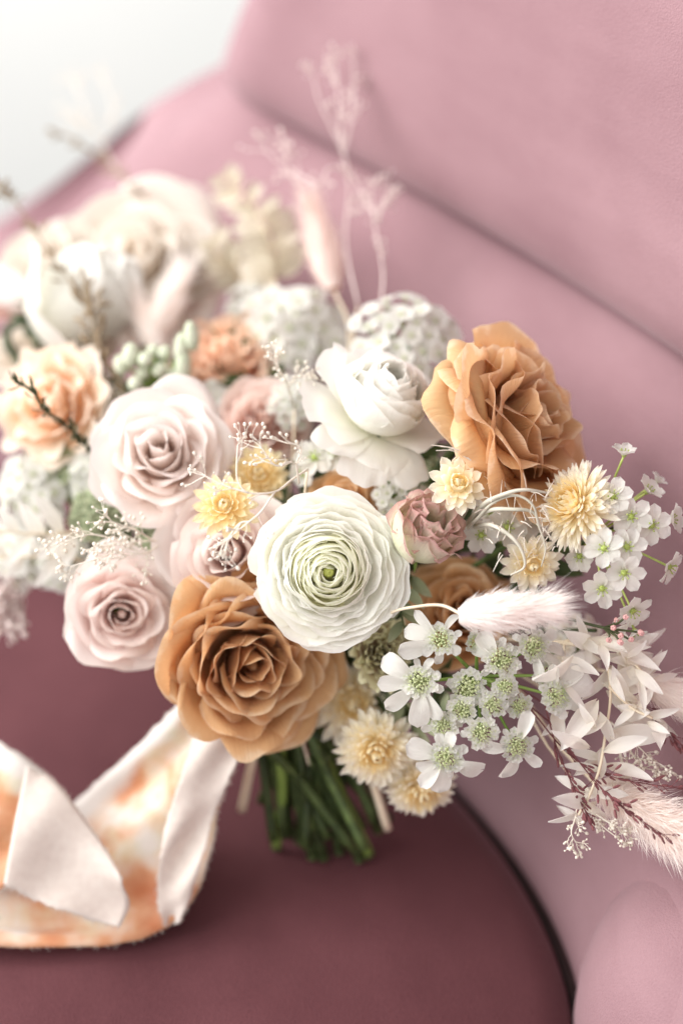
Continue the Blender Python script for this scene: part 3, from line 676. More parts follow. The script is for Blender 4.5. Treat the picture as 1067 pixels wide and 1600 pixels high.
# strawflowers
strawflower('small cream strawflower below the upper tan rose', 716, 755, .775, 46, (-.05, .25, 1), 31, rings=5, per=12, closed=.3)
strawflower('tall pale yellow strawflower seen from its side, beside the small white star flowers', 887, 785, .775, 70, (-.72, .22, .58), 32, rings=10, per=28, flat=.6)
strawflower('cream strawflower above the pale bunny tail', 832, 884, .785, 46, (.1, -.3, 1), 33, rings=5, per=14)
strawflower('yellow strawflower beside the stems, below the lace flowers', 588, 1178, .82, 66, (-.05, -.35, 1), 34, rings=8, per=24)
strawflower('lowest yellow strawflower, below the lace flowers', 660, 1238, .83, 56, (.15, -.55, .8), 35, rings=7, per=20)
strawflower('blurred golden strawflower in shade right of the big tan rose', 552, 1100, .84, 66, (.1, -.1, 1), 36, rings=6, per=20)
strawflower('soft yellow strawflower under the dried white twig, left of the ranunculus', 350, 788, .79, 50, (-.1, .2, 1), 37, rings=6, per=16, mat='strawin')
strawflower('yellow strawflower behind the fork of the dried white twig', 404, 738, .835, 48, (.05, .3, 1), 38, rings=6, per=16, mat='strawin')

# ------------------------------------------------------------------ lace flower spray on the lower right
def lace_spray():
    rnd = random.Random(5); D = .772
    hub = P(744, 1056, D + .016); root = thing('lace_flower_spray', 'green centred white lace flower spray hanging at the lower right front', 'flower', Matrix.Translation(hub))
    rays = MB()
    heads = [(689, 1001, 23, [(160, 56, .34), (192, 58, .36), (128, 48, .22), (62, 36, .30), (20, 24, .34), (-35, 26, .34), (-95, 26, .34), (-140, 24, .34)], -.002),
             (656, 1065, 25, [(148, 56, .32), (183, 52, .30), (222, 58, .34), (268, 64, .36), (295, 52, .3), (60, 26, .34), (20, 24, .34), (-20, 26, .34), (100, 26, .3)], -.004),
             (832, 1012, 24, [(5, 50, .34), (-28, 46, .34), (-75, 34, .34), (35, 36, .34), (90, 26, .32), (150, 24, .32)], .002),
             (868, 1087, 24, [(52, 50, .36), (18, 54, .36), (95, 34, .34), (-25, 40, .34), (-70, 28, .32), (150, 22, .3)], 0),
             (697, 1183, 24, [(165, 56, .34), (205, 42, .30), (232, 52, .34), (262, 56, .36), (-28, 56, .40), (-75, 26, .3), (75, 34, .34), (30, 26, .34), (110, 30, .32)], -.004),
             (807, 1164, 22, [(182, 50, .36), (262, 54, .38), (-42, 44, .34), (70, 46, .36), (15, 26, .3), (130, 22, .3)], -.002),
             (782, 1032, 24, [(128, 46, .34), (158, 40, .30), (85, 26, .3), (35, 24, .32), (215, 24, .3)], 0),
             (730, 1076, 26, [], 0), (788, 1073, 18, [], -.003), (769, 1100, 20, [], -.004), (810, 1103, 18, [], 0), (722, 1109, 20, [], -.003),
             (692, 1133, 20, [(10, 22, .34), (190, 24, .34)], -.002), (752, 1144, 22, [(185, 22, .34), (-15, 20, .34), (260, 16, .34)], -.004), (744, 1005, 16, [(100, 20, .34)], .004), (850, 1055, 18, [], .002)]
    fm = MB(); 
    for k in range(5):
        A = flat_petal(1.0, .45, .3, -.2, cup=.3, pw=.6, point=1.5, nu=4, nv=4, rnd=rnd, lo=.4); grid(fm, A @ np.array(Matrix.Rotation(k * 1.2566, 3, 'Z')).T)
    for (x, y, r, pets, dd) in heads:
        c = P(x, y, D + dd); hx = Vector(((x - 744), -(y - 1056))) / 180
        ax = CV(hx.x * .5 + rnd.uniform(-.08, .08), hx.y * .5 + .12, 1); R = r * K * D
        pts = curve([hub, hub.lerp(c, .5) - FWD * .001, c - ax * R * .55], 6); tube(rays, [p - hub for p in pts], [.0010 - .0004 * i / (len(pts) - 1) for i in range(len(pts))], 6)
        m = mat4(c, rotto(ax)); mb = MB()
        for k in range(34):
            t = math.sqrt((k + .5) / 34); a = k * 2.4; q = Vector((math.cos(a) * t * R * .8, math.sin(a) * t * R * .8, R * .22 * (1 - t * t) + rnd.uniform(-.04, .05) * R))
            ball(mb, q, R * rnd.uniform(.07, .11), 6, 4); tube(mb, [Vector((0, 0, -R * .5)), q], R * .03, 3, False)
            for j in range(4):                            # stamens
                e = q + Vector((rnd.gauss(0, .10), rnd.gauss(0, .10), .22)) * R; tube(mb, [q, e], R * .014, 3, False); ball(mb, e, R * .035, 4, 3)
        h = mb.obj('umbellet', M['bud'], root, root.matrix_world.inverted() @ m)
        mb = MB()
        for k in range(17):                                # tiny white florets round the edge of the green dome
            a = k * .3696 + rnd.uniform(-.15, .15); t = rnd.uniform(.70, 1.08)
            mm = mat4(Vector((math.cos(a) * t * R, math.sin(a) * t * R, R * rnd.uniform(.05, .2))), (Matrix.Rotation(rnd.uniform(-.5, .5), 3, 'X') @ Matrix.Rotation(rnd.uniform(0, 6), 3, 'Z')))
            s = R * rnd.uniform(.22, .42); mb.add([mm @ (Vector(v) * s) for v in fm.v], fm.f, fm.uv)
        mb.obj('ring_of_florets', M['lace'], h)
        for (ang, L, wk) in pets:
            a = math.radians(ang); L *= K * D
            big = L > 38 * K * D
            A = flat_petal(L * rnd.uniform(.9, 1.08), L * wk * rnd.uniform(.7, .95), rnd.uniform(-.1, .55), rnd.uniform(-.9, .05), cup=rnd.uniform(-.1, .45), pw=.68, point=1.6, nu=9, nv=10, notch=rnd.choice([0, .06, .12]), wob=.07, rnd=rnd, lo=.22)
            mb = MB(); grid(mb, A); q = mb.mesh('petal', M['lace'])
            link('petal', q, h, Matrix.Rotation(a, 4, 'Z') @ Matrix.Translation((R * .55, 0, R * .03)) @ Matrix.Rotation(rnd.uniform(-.6, .6), 4, 'X'))
    rays.obj('ray', M['stemlt'], root)
    add_stem(root, CV(.15, .1, 1), .0016)
lace_spray()

# ------------------------------------------------------------------ white star flowers (allium) at the right
def allium(label, hubp, fl, seed, rpx=31, n=6):
    rnd = random.Random(seed); hub = P(*hubp); root = thing('allium', label, 'flower', Matrix.Translation(hub), 'white star flower heads')
    for (x, y, dd, ax, s) in fl:
        c = P(x, y, hubp[2] + dd)
        floret5(root, c, CV(*ax), rpx * s * K * .78, rnd, n=n, cup=.35 if s >= .95 else .75, ped=hub, cmat='ovary', wk=.36)
    add_stem(root, CV(.4, 0, 1), .0014, 'stem')
allium('loose head of small white star flowers at the right edge, beside the tall strawflower', (925, 838, .80),
       [(974, 713, -.02, (.1, .9, .35), .8), (957, 777, -.03, (-.1, .3, 1), 1), (985, 807, -.03, (.0, .0, 1), 1.02), (1016, 820, -.028, (.2, -.1, 1), 1.05), (1044, 812, -.015, (.8, .1, .5), .9),
        (1009, 770, -.01, (.5, .6, .5), .9), (943, 857, -.035, (-.2, .1, 1), 1), (978, 855, -.034, (.1, .1, 1), .98), (974, 894, -.035, (.0, -.3, 1), 1), (940, 918, -.03, (-.1, -.4, .9), 1),
        (1042, 884, -.02, (.75, -.45, .45), .95), (986, 952, -.024, (.35, -.6, .7), 1), (990, 983, -.02, (.3, -.9, .4), .8), (1024, 754, .0, (.6, .7, .3), .6), (905, 868, -.01, (-.2, -.3, 1), .9)], 41)
allium('white star flowers half hidden behind the curling grey tendrils', (790, 850, .835), [(792, 824, -.036, (.1, .1, 1), 1.1), (752, 836, -.04, (-.2, 0, 1), 1.0), (790, 768, -.025, (0, .6, .8), 1), (765, 800, -.03, (-.1, .3, 1), .95), (838, 815, -.03, (.2, .1, 1), .95), (816, 850, -.03, (.2, -.2, 1), .9)], 42)
allium('few white star flowers under the white peony, left of the small caramel rose', (520, 725, .86), [(492, 715, -.03, (-.1, .2, 1), 1.1), (520, 708, -.03, (.1, .2, 1), 1), (476, 740, -.02, (-.3, 0, 1), .9), (545, 722, -.02, (.2, .3, 1), .9)], 43)

# ------------------------------------------------------------------ blurred white and green clusters
umbel('blurred white flower cluster above the coral carnation', 450, 494, .92, 84, 30, 51, (-.05, .5, .85), fl=23)
umbel('white and green lace cluster behind the white peony', 640, 505, .87, 88, 34, 52, (.1, .55, .8), fl=20)
umbel('pale blurred cluster under the upright bunny tail', 512, 500, .94, 50, 24, 53, (.1, .6, .8), fl=15)
umbel('greenish lace cluster under the peach carnation at the left', 95, 728, .89, 62, 34, 54, (-.3, .1, 1), fl=14, mat='sage')
umbel('pale green lace cluster left below the blush rose', 150, 800, .865, 46, 26, 55, (-.2, .1, 1), fl=14, mat='sage')
umbel('whitish lace cluster at the left edge beside the bleached leaves', 40, 760, .89, 54, 20, 56, (-.3, .1, 1), fl=19)
umbel('small green white lace cluster left of the mauve edged bloom', 622, 768, .815, 40, 24, 57, (-.1, .3, 1), fl=11)
umbel('pale lace cluster below the white peony, right of its drooping petals', 672, 745, .84, 36, 18, 58, (.1, .3, 1), fl=11, mat='sage')
umbel('whitish lace cluster at the left edge below the bleached leaves', 28, 862, .90, 58, 20, 157, (-.2, .1, 1), fl=19)
umbel('pale lace cluster between the bleached leaves and the lilac rose', 96, 880, .885, 44, 24, 158, (-.2, .0, 1), fl=13)
umbel('cream lace cluster left of the blush rose, under the dark sprig', 140, 742, .88, 40, 22, 159, (-.2, .1, 1), fl=13)
umbel('small white lace cluster between the dusty pink rose and the blush rose', 330, 628, .885, 38, 22, 171, (0, .3, 1), fl=11)
umbel('small whitish lace cluster between the lilac rose and the half hidden pale rose', 292, 905, .862, 36, 22, 172, (0, .1, 1), fl=11)
umbel('small pale lace cluster between the peach carnation and the blush rose', 168, 640, .90, 40, 22, 173, (-.1, .2, 1), fl=12)
umbel('small white lace cluster above the coral carnation, beside the fern frond', 395, 470, .95, 44, 24, 174, (-.1, .4, 1), fl=13)
umbel('grey green filler cluster under the blush rose', 262, 845, .858, 60, 50, 59, (0, .2, 1), fl=8, mat='sage', group='filler clusters')
umbel('white filler cluster between the peony and the dusty pink rose', 462, 622, .865, 44, 30, 60, (0, .3, 1), fl=10, group='filler clusters')
umbel('pale filler cluster right of the lower bunny tail', 905, 1010, .82, 50, 26, 61, (.2, .1, 1), fl=13, group='filler clusters', mat='bleach')

# ------------------------------------------------------------------ bunny tails and plumes
bunny_tail('pale pink bunny tail lying across the right front', 716, 962, .752, 850, 951, .752, 30, n=3600, seed=61, stem_pts=[(690, 946, .758), (650, 948, .765), (610, 958, .785), (560, 990, .83)], hl=.010)
bunny_tail('blurred upright bunny tail in front of the chair back', 522, 452, .93, 486, 318, .95, 30, 'plumeb', seed=62, n=1500)
bunny_tail('blurred bunny tail leaning left of the coral carnation', 232, 540, .925, 282, 430, .935, 28, 'plumep', seed=63, n=1500)
bunny_tail('small blurred bunny tail beside the leaning one, pointing up left', 250, 545, .92, 218, 478, .93, 20, 'plumep', seed=64, n=1000)
bunny_tail('peach bunny tail cut by the right edge', 1010, 1068, .80, 1110, 1112, .79, 30, 'plumep', seed=65, n=1800)
bunny_tail('blurred pale bunny tail cut by the left edge', 60, 470, .98, -50, 425, .99, 34, seed=66, n=1200)
def pampas():
    rnd = random.Random(9); b = P(930, 1225, .80); t = P(1130, 1345, .755); ax = t - b; L = ax.length; W = 42 * K * .77
    root = thing('pampas_plume', 'fluffy blush pampas plume at the lower right edge', 'dried grass', mat4(b, rotto(ax)))
    prof = lambda s: (.35 + .65 * math.sin(math.pi * min(.75, s * .9)))
    rows = [[(math.cos(a) * W * .5 * prof(s) * min(1, s * 6), math.sin(a) * W * .5 * prof(s) * min(1, s * 6), s * L) for a in np.linspace(0, 2 * math.pi, 13)] for s in np.linspace(0, 1, 14)]
    mb = MB(); grid(mb, np.array(rows)); mb.obj('seed_head', M['plumep'], root)
    mb = MB(); hairs(mb, rnd, L, W * .7, 5200, .013, .6, .00017, prof, lean=.8); mb.obj('hair', M['plumep'], root, kind='stuff')
    add_stem(root, ax.normalized(), .001, 'straws')
pampas()

# ------------------------------------------------------------------ bleached leaves at the right
def bleached():
    rnd = random.Random(77); D = .775
    z = lambda x, y: (480 + x / 1.818, 930 + y / 1.818)
    b = P(*z(760, 140), D + .02); root = thing('bleached_ruscus', 'bleached white leaf spray hanging at the right of the lace flowers', 'dried leaves', Matrix.Translation(b))
    st = [[(730, 130, .03), (800, 125, .012), (850, 200, .008), (860, 290, .006), (845, 400, .004), (830, 490, .002), (800, 570, .0), (770, 625, 0)], [(800, 125, .012), (900, 170, .008), (960, 230, .006)], [(855, 260, .006), (920, 320, .004), (980, 350, .002)], [(730, 130, .03), (720, 240, .018), (700, 340, .014)]]
    mb = MB()
    for p in st: pts = [q - b for q in curve([P(*z(x, y), D + d) for x, y, d in p], 6)]; tube(mb, pts, .0007, 5)
    mb.obj('twig', M['straws'], root)
    Lv = [(800, 120, 970, 150), (830, 140, 850, 215), (870, 150, 1000, 212), (840, 255, 985, 190), (870, 285, 1000, 225), (880, 290, 1045, 385), (850, 270, 950, 350), (850, 395, 1030, 388), (840, 445, 965, 405), (820, 300, 730, 430), (830, 330, 870, 425),
          (800, 430, 690, 380), (840, 470, 735, 440), (840, 485, 978, 525), (835, 505, 720, 490), (832, 520, 825, 440), (800, 560, 705, 518), (800, 560, 908, 570), (790, 590, 690, 578), (785, 605, 683, 637), (750, 170, 640, 240), (760, 230, 690, 300), (740, 330, 665, 400), (720, 180, 825, 222),
          (860, 200, 790, 300), (860, 210, 900, 300), (850, 350, 760, 400), (850, 380, 900, 460), (905, 175, 960, 120), (930, 210, 1010, 280), (845, 420, 790, 480), (790, 130, 770, 60), (810, 590, 850, 640), (720, 250, 790, 330), (820, 380, 770, 300), (700, 330, 720, 420)]
    for (x0, y0, x1, y1) in Lv:
        dd = rnd.uniform(-.004, .014); a = P(*z(x0, y0), D + dd); t = P(*z(x1, y1), D + dd + rnd.uniform(-.014, .010)); L = (t - a).length
        leaf_between(root, a, t, L * rnd.uniform(.13, .19), 'bleach', rnd)
    for k in range(46):                                    # smaller leaves behind and between
        s = rnd.choice(st[:3]); q = rnd.choice(s[1:]); x0 = q[0] + rnd.uniform(-25, 25); y0 = q[1] + rnd.uniform(-25, 25); an = rnd.uniform(0, 6.283); l = rnd.uniform(60, 125)
        a = P(*z(x0, y0), D + rnd.uniform(.004, .022)); t = P(*z(x0 + math.cos(an) * l, y0 + math.sin(an) * l), D + rnd.uniform(-.002, .028)); L = (t - a).length
        leaf_between(root, a, t, L * rnd.uniform(.12, .18), 'bleach', rnd)
    add_stem(root, CV(.4, 0, 1), .001, 'straws')
bleached()
leafy('bleached_ruscus', 'blurred cream pointed leaves at the left edge beside the lilac rose', 'dried leaves', [(130, 830, .875), (70, 835, .865), (10, 830, .86), (-40, 820, .86)], 'bleach', 'straws', 78, n=10, lpx=70, wfrac=.19)
leafy('bleached_ruscus', 'blurred cream leaf twig above the lilac rose at the left', 'dried leaves', [(150, 880, .88), (80, 870, .87), (0, 872, .87), (-40, 880, .87)], 'bleach', 'straws', 79, n=9, lpx=60, wfrac=.17)
leafy('bleached_fern', 'blurred curved cream fern frond left of the upright bunny tail', 'dried fern', [(430, 440, .96), (425, 385, .97), (395, 320, .985), (345, 272, 1.0)], 'bleachy', 'straws', 80, n=26, lpx=62, wfrac=.28, spread=1.3)
leafy('bleached_fern', 'blurred cream fern tuft behind the leaning bunny tail', 'dried fern', [(380, 430, .98), (350, 410, .98), (330, 370, .985)], 'bleachy', 'straws', 81, n=14, lpx=50, wfrac=.28, spread=1.3)

# ------------------------------------------------------------------ gypsophila twigs
z5 = lambda *p: [(280 + x / 2.667, 560 + y / 2.667, d) for x, y, d in p]
spray('gypsophila_twig', 'fine dried white twig curling in front of the pale roses', 'dried twig', [z5((535, 462, .80), (470, 505, .775), (400, 555, .762), (290, 560, .757), (245, 510, .757), (240, 440, .757), (245, 360, .757)), z5((400, 555, .762), (340, 640, .757), (280, 690, .755), (215, 745, .755)),
       z5((500, 520, .78), (490, 440, .765), (505, 370, .76), (440, 350, .758)), z5((470, 430, .765), (400, 445, .76), (345, 375, .758)), z5((290, 560, .757), (190, 530, .757), (110, 490, .757)), z5((300, 680, .757), (250, 690, .757), (190, 770, .757))], 'gyp', 91, r=.00045, length=34, budpx=2.4, sub=(3, 5), group='fine dried twigs')
spray('gypsophila_twig', 'fine white dried twigs clustered above the lilac rose', 'dried twig', [[(285, 850, .84), (240, 845, .82), (190, 850, .81), (150, 855, .80)], [(240, 845, .82), (215, 830, .81), (175, 815, .80)], [(210, 850, .81), (160, 870, .80), (112, 885, .80)], [(190, 845, .81), (140, 835, .80), (95, 850, .80)], [(260, 845, .83), (225, 865, .81), (200, 862, .805)]], 'gyp', 92, r=.0004, length=26, budpx=2.6, sub=(6, 8), buds=(3, 5), group='fine dried twigs')
spray('gypsophila_twig', 'tiny white dried twig beside the left petals of the peony', 'dried twig', [[(460, 640, .86), (450, 605, .83), (436, 575, .82), (428, 556, .815)], [(450, 605, .83), (470, 585, .82)]], 'gyp', 93, r=.0004, length=22, budpx=2.6, sub=(5, 6), buds=(3, 5), group='fine dried twigs')
spray('gypsophila_twig', 'lowest dried white twig hanging under the bleached leaves', 'dried twig', [[(900, 1225, .79), (900, 1270, .78), (892, 1300, .775), (900, 1318, .775)], [(905, 1240, .79), (935, 1285, .78), (965, 1310, .775)], [(920, 1265, .785), (950, 1285, .775), (975, 1300, .775)]], 'gyp', 94, r=.0004, length=20, budpx=2.3, sub=(5, 7), buds=(3, 5), group='fine dried twigs')
spray('gypsophila_twig', 'cream dried twigs between the bleached leaves and the right edge', 'dried twig', [[(955, 1130, .80), (990, 1160, .79), (1020, 1190, .785)], [(970, 1150, .80), (1000, 1195, .79), (1030, 1205, .785)], [(960, 1150, .80), (975, 1200, .79)]], 'gyp', 95, r=.0004, length=24, budpx=2.3, sub=(6, 8), buds=(3, 5), group='fine dried twigs')
spray('dried_twig', 'tall blurred pale twig rising in front of the chair back', 'dried twig', [[(560, 480, .92), (540, 380, .935), (545, 290, .95), (535, 235, .955), (500, 160, .96), (490, 120, .96)], [(535, 240, .955), (530, 170, .96), (525, 105, .965)], [(537, 240, .955), (552, 170, .96), (552, 100, .965)], [(545, 270, .95), (515, 262, .945), (498, 290, .94), (470, 285, .945), (415, 235, .95)], [(498, 290, .94), (455, 265, .95), (445, 235, .955)]], 'gypback', 96, r=.0005, length=34, budpx=2.6, sub=(4, 6), group='tall pale twigs')
spray('dried_twig', 'shorter blurred pale twig right of the tall one', 'dried twig', [[(595, 480, .91), (598, 420, .92), (585, 350, .93), (580, 300, .935)], [(592, 350, .93), (560, 290, .94)], [(590, 350, .93), (600, 310, .94)]], 'gypback', 97, r=.0005, length=30, budpx=2.6, sub=(4, 6), group='tall pale twigs')
spray('dried_twig', 'faint blurred pale twig rising above the cream rose at the upper left', 'dried twig', [[(230, 350, 1.02), (180, 260, 1.05), (140, 190, 1.07), (120, 140, 1.08)], [(160, 230, 1.06), (175, 170, 1.07), (165, 130, 1.08)], [(150, 215, 1.06), (110, 180, 1.07)]], 'gyp', 98, r=.0004, length=40, budpx=2.0, sub=(3, 4), group='tall pale twigs')

# ------------------------------------------------------------------ grasses, sprigs, tendrils
spike_grass('grass_sprig', 'blurred brown grass sprig leaning out at the left above the white bloom', [(165, 560, .90), (130, 470, .91), (75, 390, .92), (25, 315, .925), (-5, 285, .93)], 'brown', 101, n=46, lpx=18, group='brown grass sprigs')
spike_grass('grass_sprig', 'blurred brown grass sprig pointing up left before the white wall', [(250, 350, 1.0), (215, 295, 1.02), (150, 240, 1.03), (85, 205, 1.04)], 'brown', 102, n=40, lpx=14, group='brown grass sprigs')
spike_grass('grass_sprig', 'blurred brown grass beside the green buds at the left', [(190, 640, .90), (165, 590, .90), (150, 520, .905), (130, 450, .91)], 'brown', 103, n=60, lpx=22, sp=.7, group='brown grass sprigs')
for k, (pth, lab) in enumerate([([(830, 1110, .79), (890, 1180, .785), (960, 1215, .78), (1060, 1232, .775)], 'burgundy grass stalk running behind the bleached leaves, the upper one'),
                                ([(860, 1130, .785), (920, 1210, .775), (970, 1260, .765), (1045, 1310, .758)], 'burgundy grass stalk drooping over the blush plume'),
                                ([(850, 1100, .79), (870, 1170, .785), (900, 1240, .775), (925, 1285, .77)], 'burgundy grass stalk hanging down among the bleached leaves'),
                                ([(980, 1040, .80), (1010, 1110, .79), (1060, 1160, .785), (1085, 1190, .785)], 'burgundy grass stalk at the right edge beside the peach bunny tail')]):
    spike_grass('burgundy_grass', lab, pth, 'burg', 110 + k, n=40, lpx=17, r=.0003, w=.11, sp=.4, group='burgundy grass stalks')
def green_sprig(label, path, seed, n=46, lpx=20, mat='dkgreen'):
    rnd = random.Random(seed); b = P(*path[0]); root = thing('heath_sprig', label, 'sprig', Matrix.Translation(b), 'small dark heath sprigs')
    pts = curve([P(*p) for p in path], 8); mb = MB(); tube(mb, [p - b for p in pts], .0007, 5); mb.obj('twig', M[mat], root)
    me = leaf_mesh(lpx * K * path[0][2], lpx * K * path[0][2] * .2, mat, 3)
    for k in range(n):
        i = rnd.randint(4, len(pts) - 2); t = (pts[i + 1] - pts[i]).normalized()
        x = (t + Vector((rnd.gauss(0, 1), rnd.gauss(0, 1), rnd.gauss(0, 1))) * .6).normalized(); zz = x.orthogonal().normalized(); y = zz.cross(x)
        m = Matrix((x, y, zz)).transposed().to_4x4(); m.translation = pts[i] - b; link('leaf', me, root, m @ Matrix.Scale(rnd.uniform(.6, 1.2), 4))
    add_stem(root, -(BIND - b).normalized(), .0008, base=b)
green_sprig('thin dark green sprig in front of the peach carnation', [(130, 690, .86), (105, 665, .845), (70, 640, .835), (50, 610, .83), (18, 590, .83)], 121)
green_sprig('dark green sprig between the blush rose and the left lace clusters', [(200, 800, .87), (165, 745, .86), (140, 700, .855), (115, 680, .85)], 122, n=50, lpx=16)
def tendrils():
    rnd = random.Random(8); b = P(745, 815, .80); root = thing('dried_tendrils', 'curling grey green tendrils between the three right strawflowers', 'dried twig', Matrix.Translation(b))
    z7 = lambda *p: [P(600 + x / 2.285, 680 + y / 2.285, d) for x, y, d in p]
    mb = MB()
    for p, r in ((z7((290, 330, .80), (350, 250, .775), (430, 210, .765), (500, 195, .762), (580, 205, .765)), .0013), (z7((300, 325, .80), (370, 270, .775), (460, 265, .765), (530, 275, .765), (560, 330, .768)), .0012), (z7((310, 330, .80), (380, 320, .775), (450, 360, .767), (490, 410, .767), (500, 470, .768), (450, 500, .77)), .0011),
                 (z7((290, 340, .80), (330, 300, .78), (390, 240, .77), (470, 215, .765), (530, 250, .763), (550, 320, .765), (575, 400, .768), (560, 470, .77)), .0008), (z7((270, 310, .80), (300, 250, .78), (290, 200, .775)), .0008)):
        q = curve(p, 7); tube(mb, [v - b for v in q], [r * (1.1 - .7 * i / (len(q) - 1)) for i in range(len(q))], 6)
    mb.obj('tendril', M['tendril'], root); mb = MB()
    for k in range(60):
        s = P(600 + rnd.uniform(360, 600) / 2.285, 680 + rnd.uniform(180, 430) / 2.285, rnd.uniform(.762, .785)); v = Vector((rnd.gauss(0, 1), rnd.gauss(0, 1), rnd.gauss(0, 1))).normalized() * rnd.uniform(.004, .011)
        tube(mb, [s - b, s + v * .5 + Vector((0, 0, .0008)) - b, s + v - b], [.0003, .00025, .0001], 4, False)
    for (x, y) in ((168, 35), (185, 55), (200, 40), (230, 50)):
        s = P(600 + 310 / 2.285, 680 + 90 / 2.285, .77); e = P(600 + x / 2.285, 680 + y / 2.285, .765); tube(mb, [q - b for q in curve([s, s.lerp(e, .5) + UPV * .002, e], 4)], .0002, 4, False)
    mb.obj('bristle', M['gyp'], root, kind='stuff')
    add_stem(root, CV(.2, .1, 1), .001, 'tendril')
tendrils()
def waxbuds():
    rnd = random.Random(4); b = P(930, 985, .80); root = thing('waxflower_sprig', 'tiny pink buds on a dark twig above the bleached leaves', 'sprig', Matrix.Translation(b))
    mb = MB(); main = curve([P(880, 965, .80), P(930, 978, .785), P(965, 985, .775)], 6); tube(mb, [p - b for p in main], .0007, 5); bd = []
    for (x, y) in ((958, 981), (970, 992), (984, 1000), (968, 1003), (976, 965), (1000, 988), (950, 1000), (962, 968)):
        e = P(x, y, .772 + rnd.uniform(-.004, .006)); tube(mb, [main[-5] - b, (main[-3] + e) * .5 - b, e - b], .0005, 4); bd.append(e)
    mb.obj('twig', M['dkgreen'], root)
    for e in bd:
        q = MB(); ball(q, (0, 0, 0), 4.4 * K * .775 * rnd.uniform(.7, 1.15), 9, 7, stretch=1.15)
        for k in range(5): a = k * 1.2566; ball(q, (math.cos(a) * .0007, math.sin(a) * .0007, .0011), .0007, 6, 4)
        link('bud', q.mesh('bud', M['pinkbud']), root, mat4(e - b, rotto(CV(rnd.uniform(-.6, .6), rnd.uniform(-.6, .6), 1))))
    add_stem(root, CV(.5, 0, 1), .0009)
waxbuds()
def green_buds():
    rnd = random.Random(14); b = P(255, 620, .90); root = thing('budding_sprig', 'blurred pale green bud sprig above the blush rose', 'sprig', Matrix.Translation(b)); tw = MB()
    for (x, y, r, st) in ((228, 562, 12, 1), (225, 582, 12, 1), (250, 578, 12, 1), (258, 552, 11, 1.2), (284, 545, 12, 2.2), (286, 575, 13, 2.4), (300, 525, 12, 2.0), (240, 548, 11, 1), (205, 555, 14, 1.4), (190, 570, 12, 1.4), (270, 590, 11, 1.2), (212, 600, 12, 1)):
        e = P(x, y, .885 + rnd.uniform(-.01, .01)); ax = (e - b).normalized(); q = MB(); ball(q, (0, 0, 0), r * K * .885, 10, 8, stretch=st); link('bud', q.mesh('bud', M['berry']), root, mat4(e - b, rotto(CV(rnd.uniform(-.2, .2), 1, .3)))); tube(tw, [Vector((0, 0, 0)), (e - b) * .6 + Vector((0, 0, .002)), e - b], .0009, 5)
    tw.obj('twig', M['stemlt'], root); add_stem(root, CV(0, .4, .8), .0015)
green_buds()

# ------------------------------------------------------------------ foliage inside the bouquet
fol = [([(480, 1000, .86), (420, 900, .87), (330, 890, .865)], 'dark filler leaves added behind the half hidden pale pink rose'), ([(500, 1000, .86), (280, 800, .88), (160, 720, .88)], 'dark filler leaves added left of the blush rose'),
       ([(520, 1000, .86), (450, 700, .89), (330, 510, .925)], 'dark filler leaves added above the coral carnation'), ([(540, 1000, .86), (600, 800, .855), (640, 700, .85)], 'dark filler leaves added below the white peony'),
       ([(560, 1000, .86), (690, 850, .85), (750, 740, .84)], 'dark filler leaves added behind the small cream strawflower'), ([(560, 1020, .86), (700, 980, .85), (880, 930, .83)], 'dark filler leaves added behind the lower bunny tail'),
       ([(540, 1050, .86), (640, 1060, .84), (760, 1100, .82)], 'dark filler leaves added behind the lace flower spray'), ([(500, 1000, .87), (330, 700, .91), (200, 560, .93)], 'dark filler leaves added under the leaning bunny tail'),
       ([(520, 1000, .87), (560, 700, .90), (600, 540, .91)], 'green filler leaves added behind the peony and the lace cluster'), ([(480, 1010, .88), (260, 900, .89), (100, 800, .90)], 'dark filler leaves added between the left lace clusters'),
       ([(520, 1000, .87), (700, 700, .87), (730, 560, .87)], 'green filler leaves added behind the upper tan rose'), ([(470, 1000, .89), (220, 700, .95), (110, 520, .97)], 'dim filler leaves added behind the peach carnation'),
       ([(520, 980, .87), (800, 900, .85), (900, 840, .83)], 'green filler leaves added behind the tall strawflower'), ([(500, 960, .89), (400, 620, .93), (420, 520, .94)], 'dim filler leaves added behind the coral carnation')]
for k, (pth, lab) in enumerate(fol):  # dark leaves added where the gaps between blooms are only shadow
    leafy('filler_sprig', lab, 'foliage', pth, 'leaf', 'stem', 130 + k, n=14, lpx=95, wfrac=.2, group='filler foliage added inside the bouquet', r=.0013)
for k, (pth, lab) in enumerate([([(300, 930, .87), (250, 880, .875), (180, 850, .88)], 'sage leaves above the lilac rose'), ([(590, 1060, .85), (640, 1110, .83), (640, 1170, .825)], 'sage leaves left of the hanging lace flowers'), ([(690, 1080, .83), (660, 1120, .81), (700, 1110, .80)], 'grey green leaves under the lace flower rays'), ([(640, 900, .82), (625, 940, .80), (632, 985, .80)], 'grey green leaves beside the lower right of the ranunculus')]):
    leafy('sage_sprig', lab, 'foliage', pth, 'sage', 'stem', 150 + k, n=9, lpx=55, wfrac=.2, group='sage sprigs')
spray('statice_spray', 'blurred greyish fuzzy filler at the left edge above the seat', 'dried flower', [[(70, 900, .91), (30, 915, .905), (-20, 920, .90)], [(60, 905, .91), (30, 940, .905), (10, 965, .90)], [(40, 910, .905), (-10, 940, .90)]], 'gypback', 160, r=.0006, length=40, budpx=5, sub=(10, 12), buds=(3, 5))

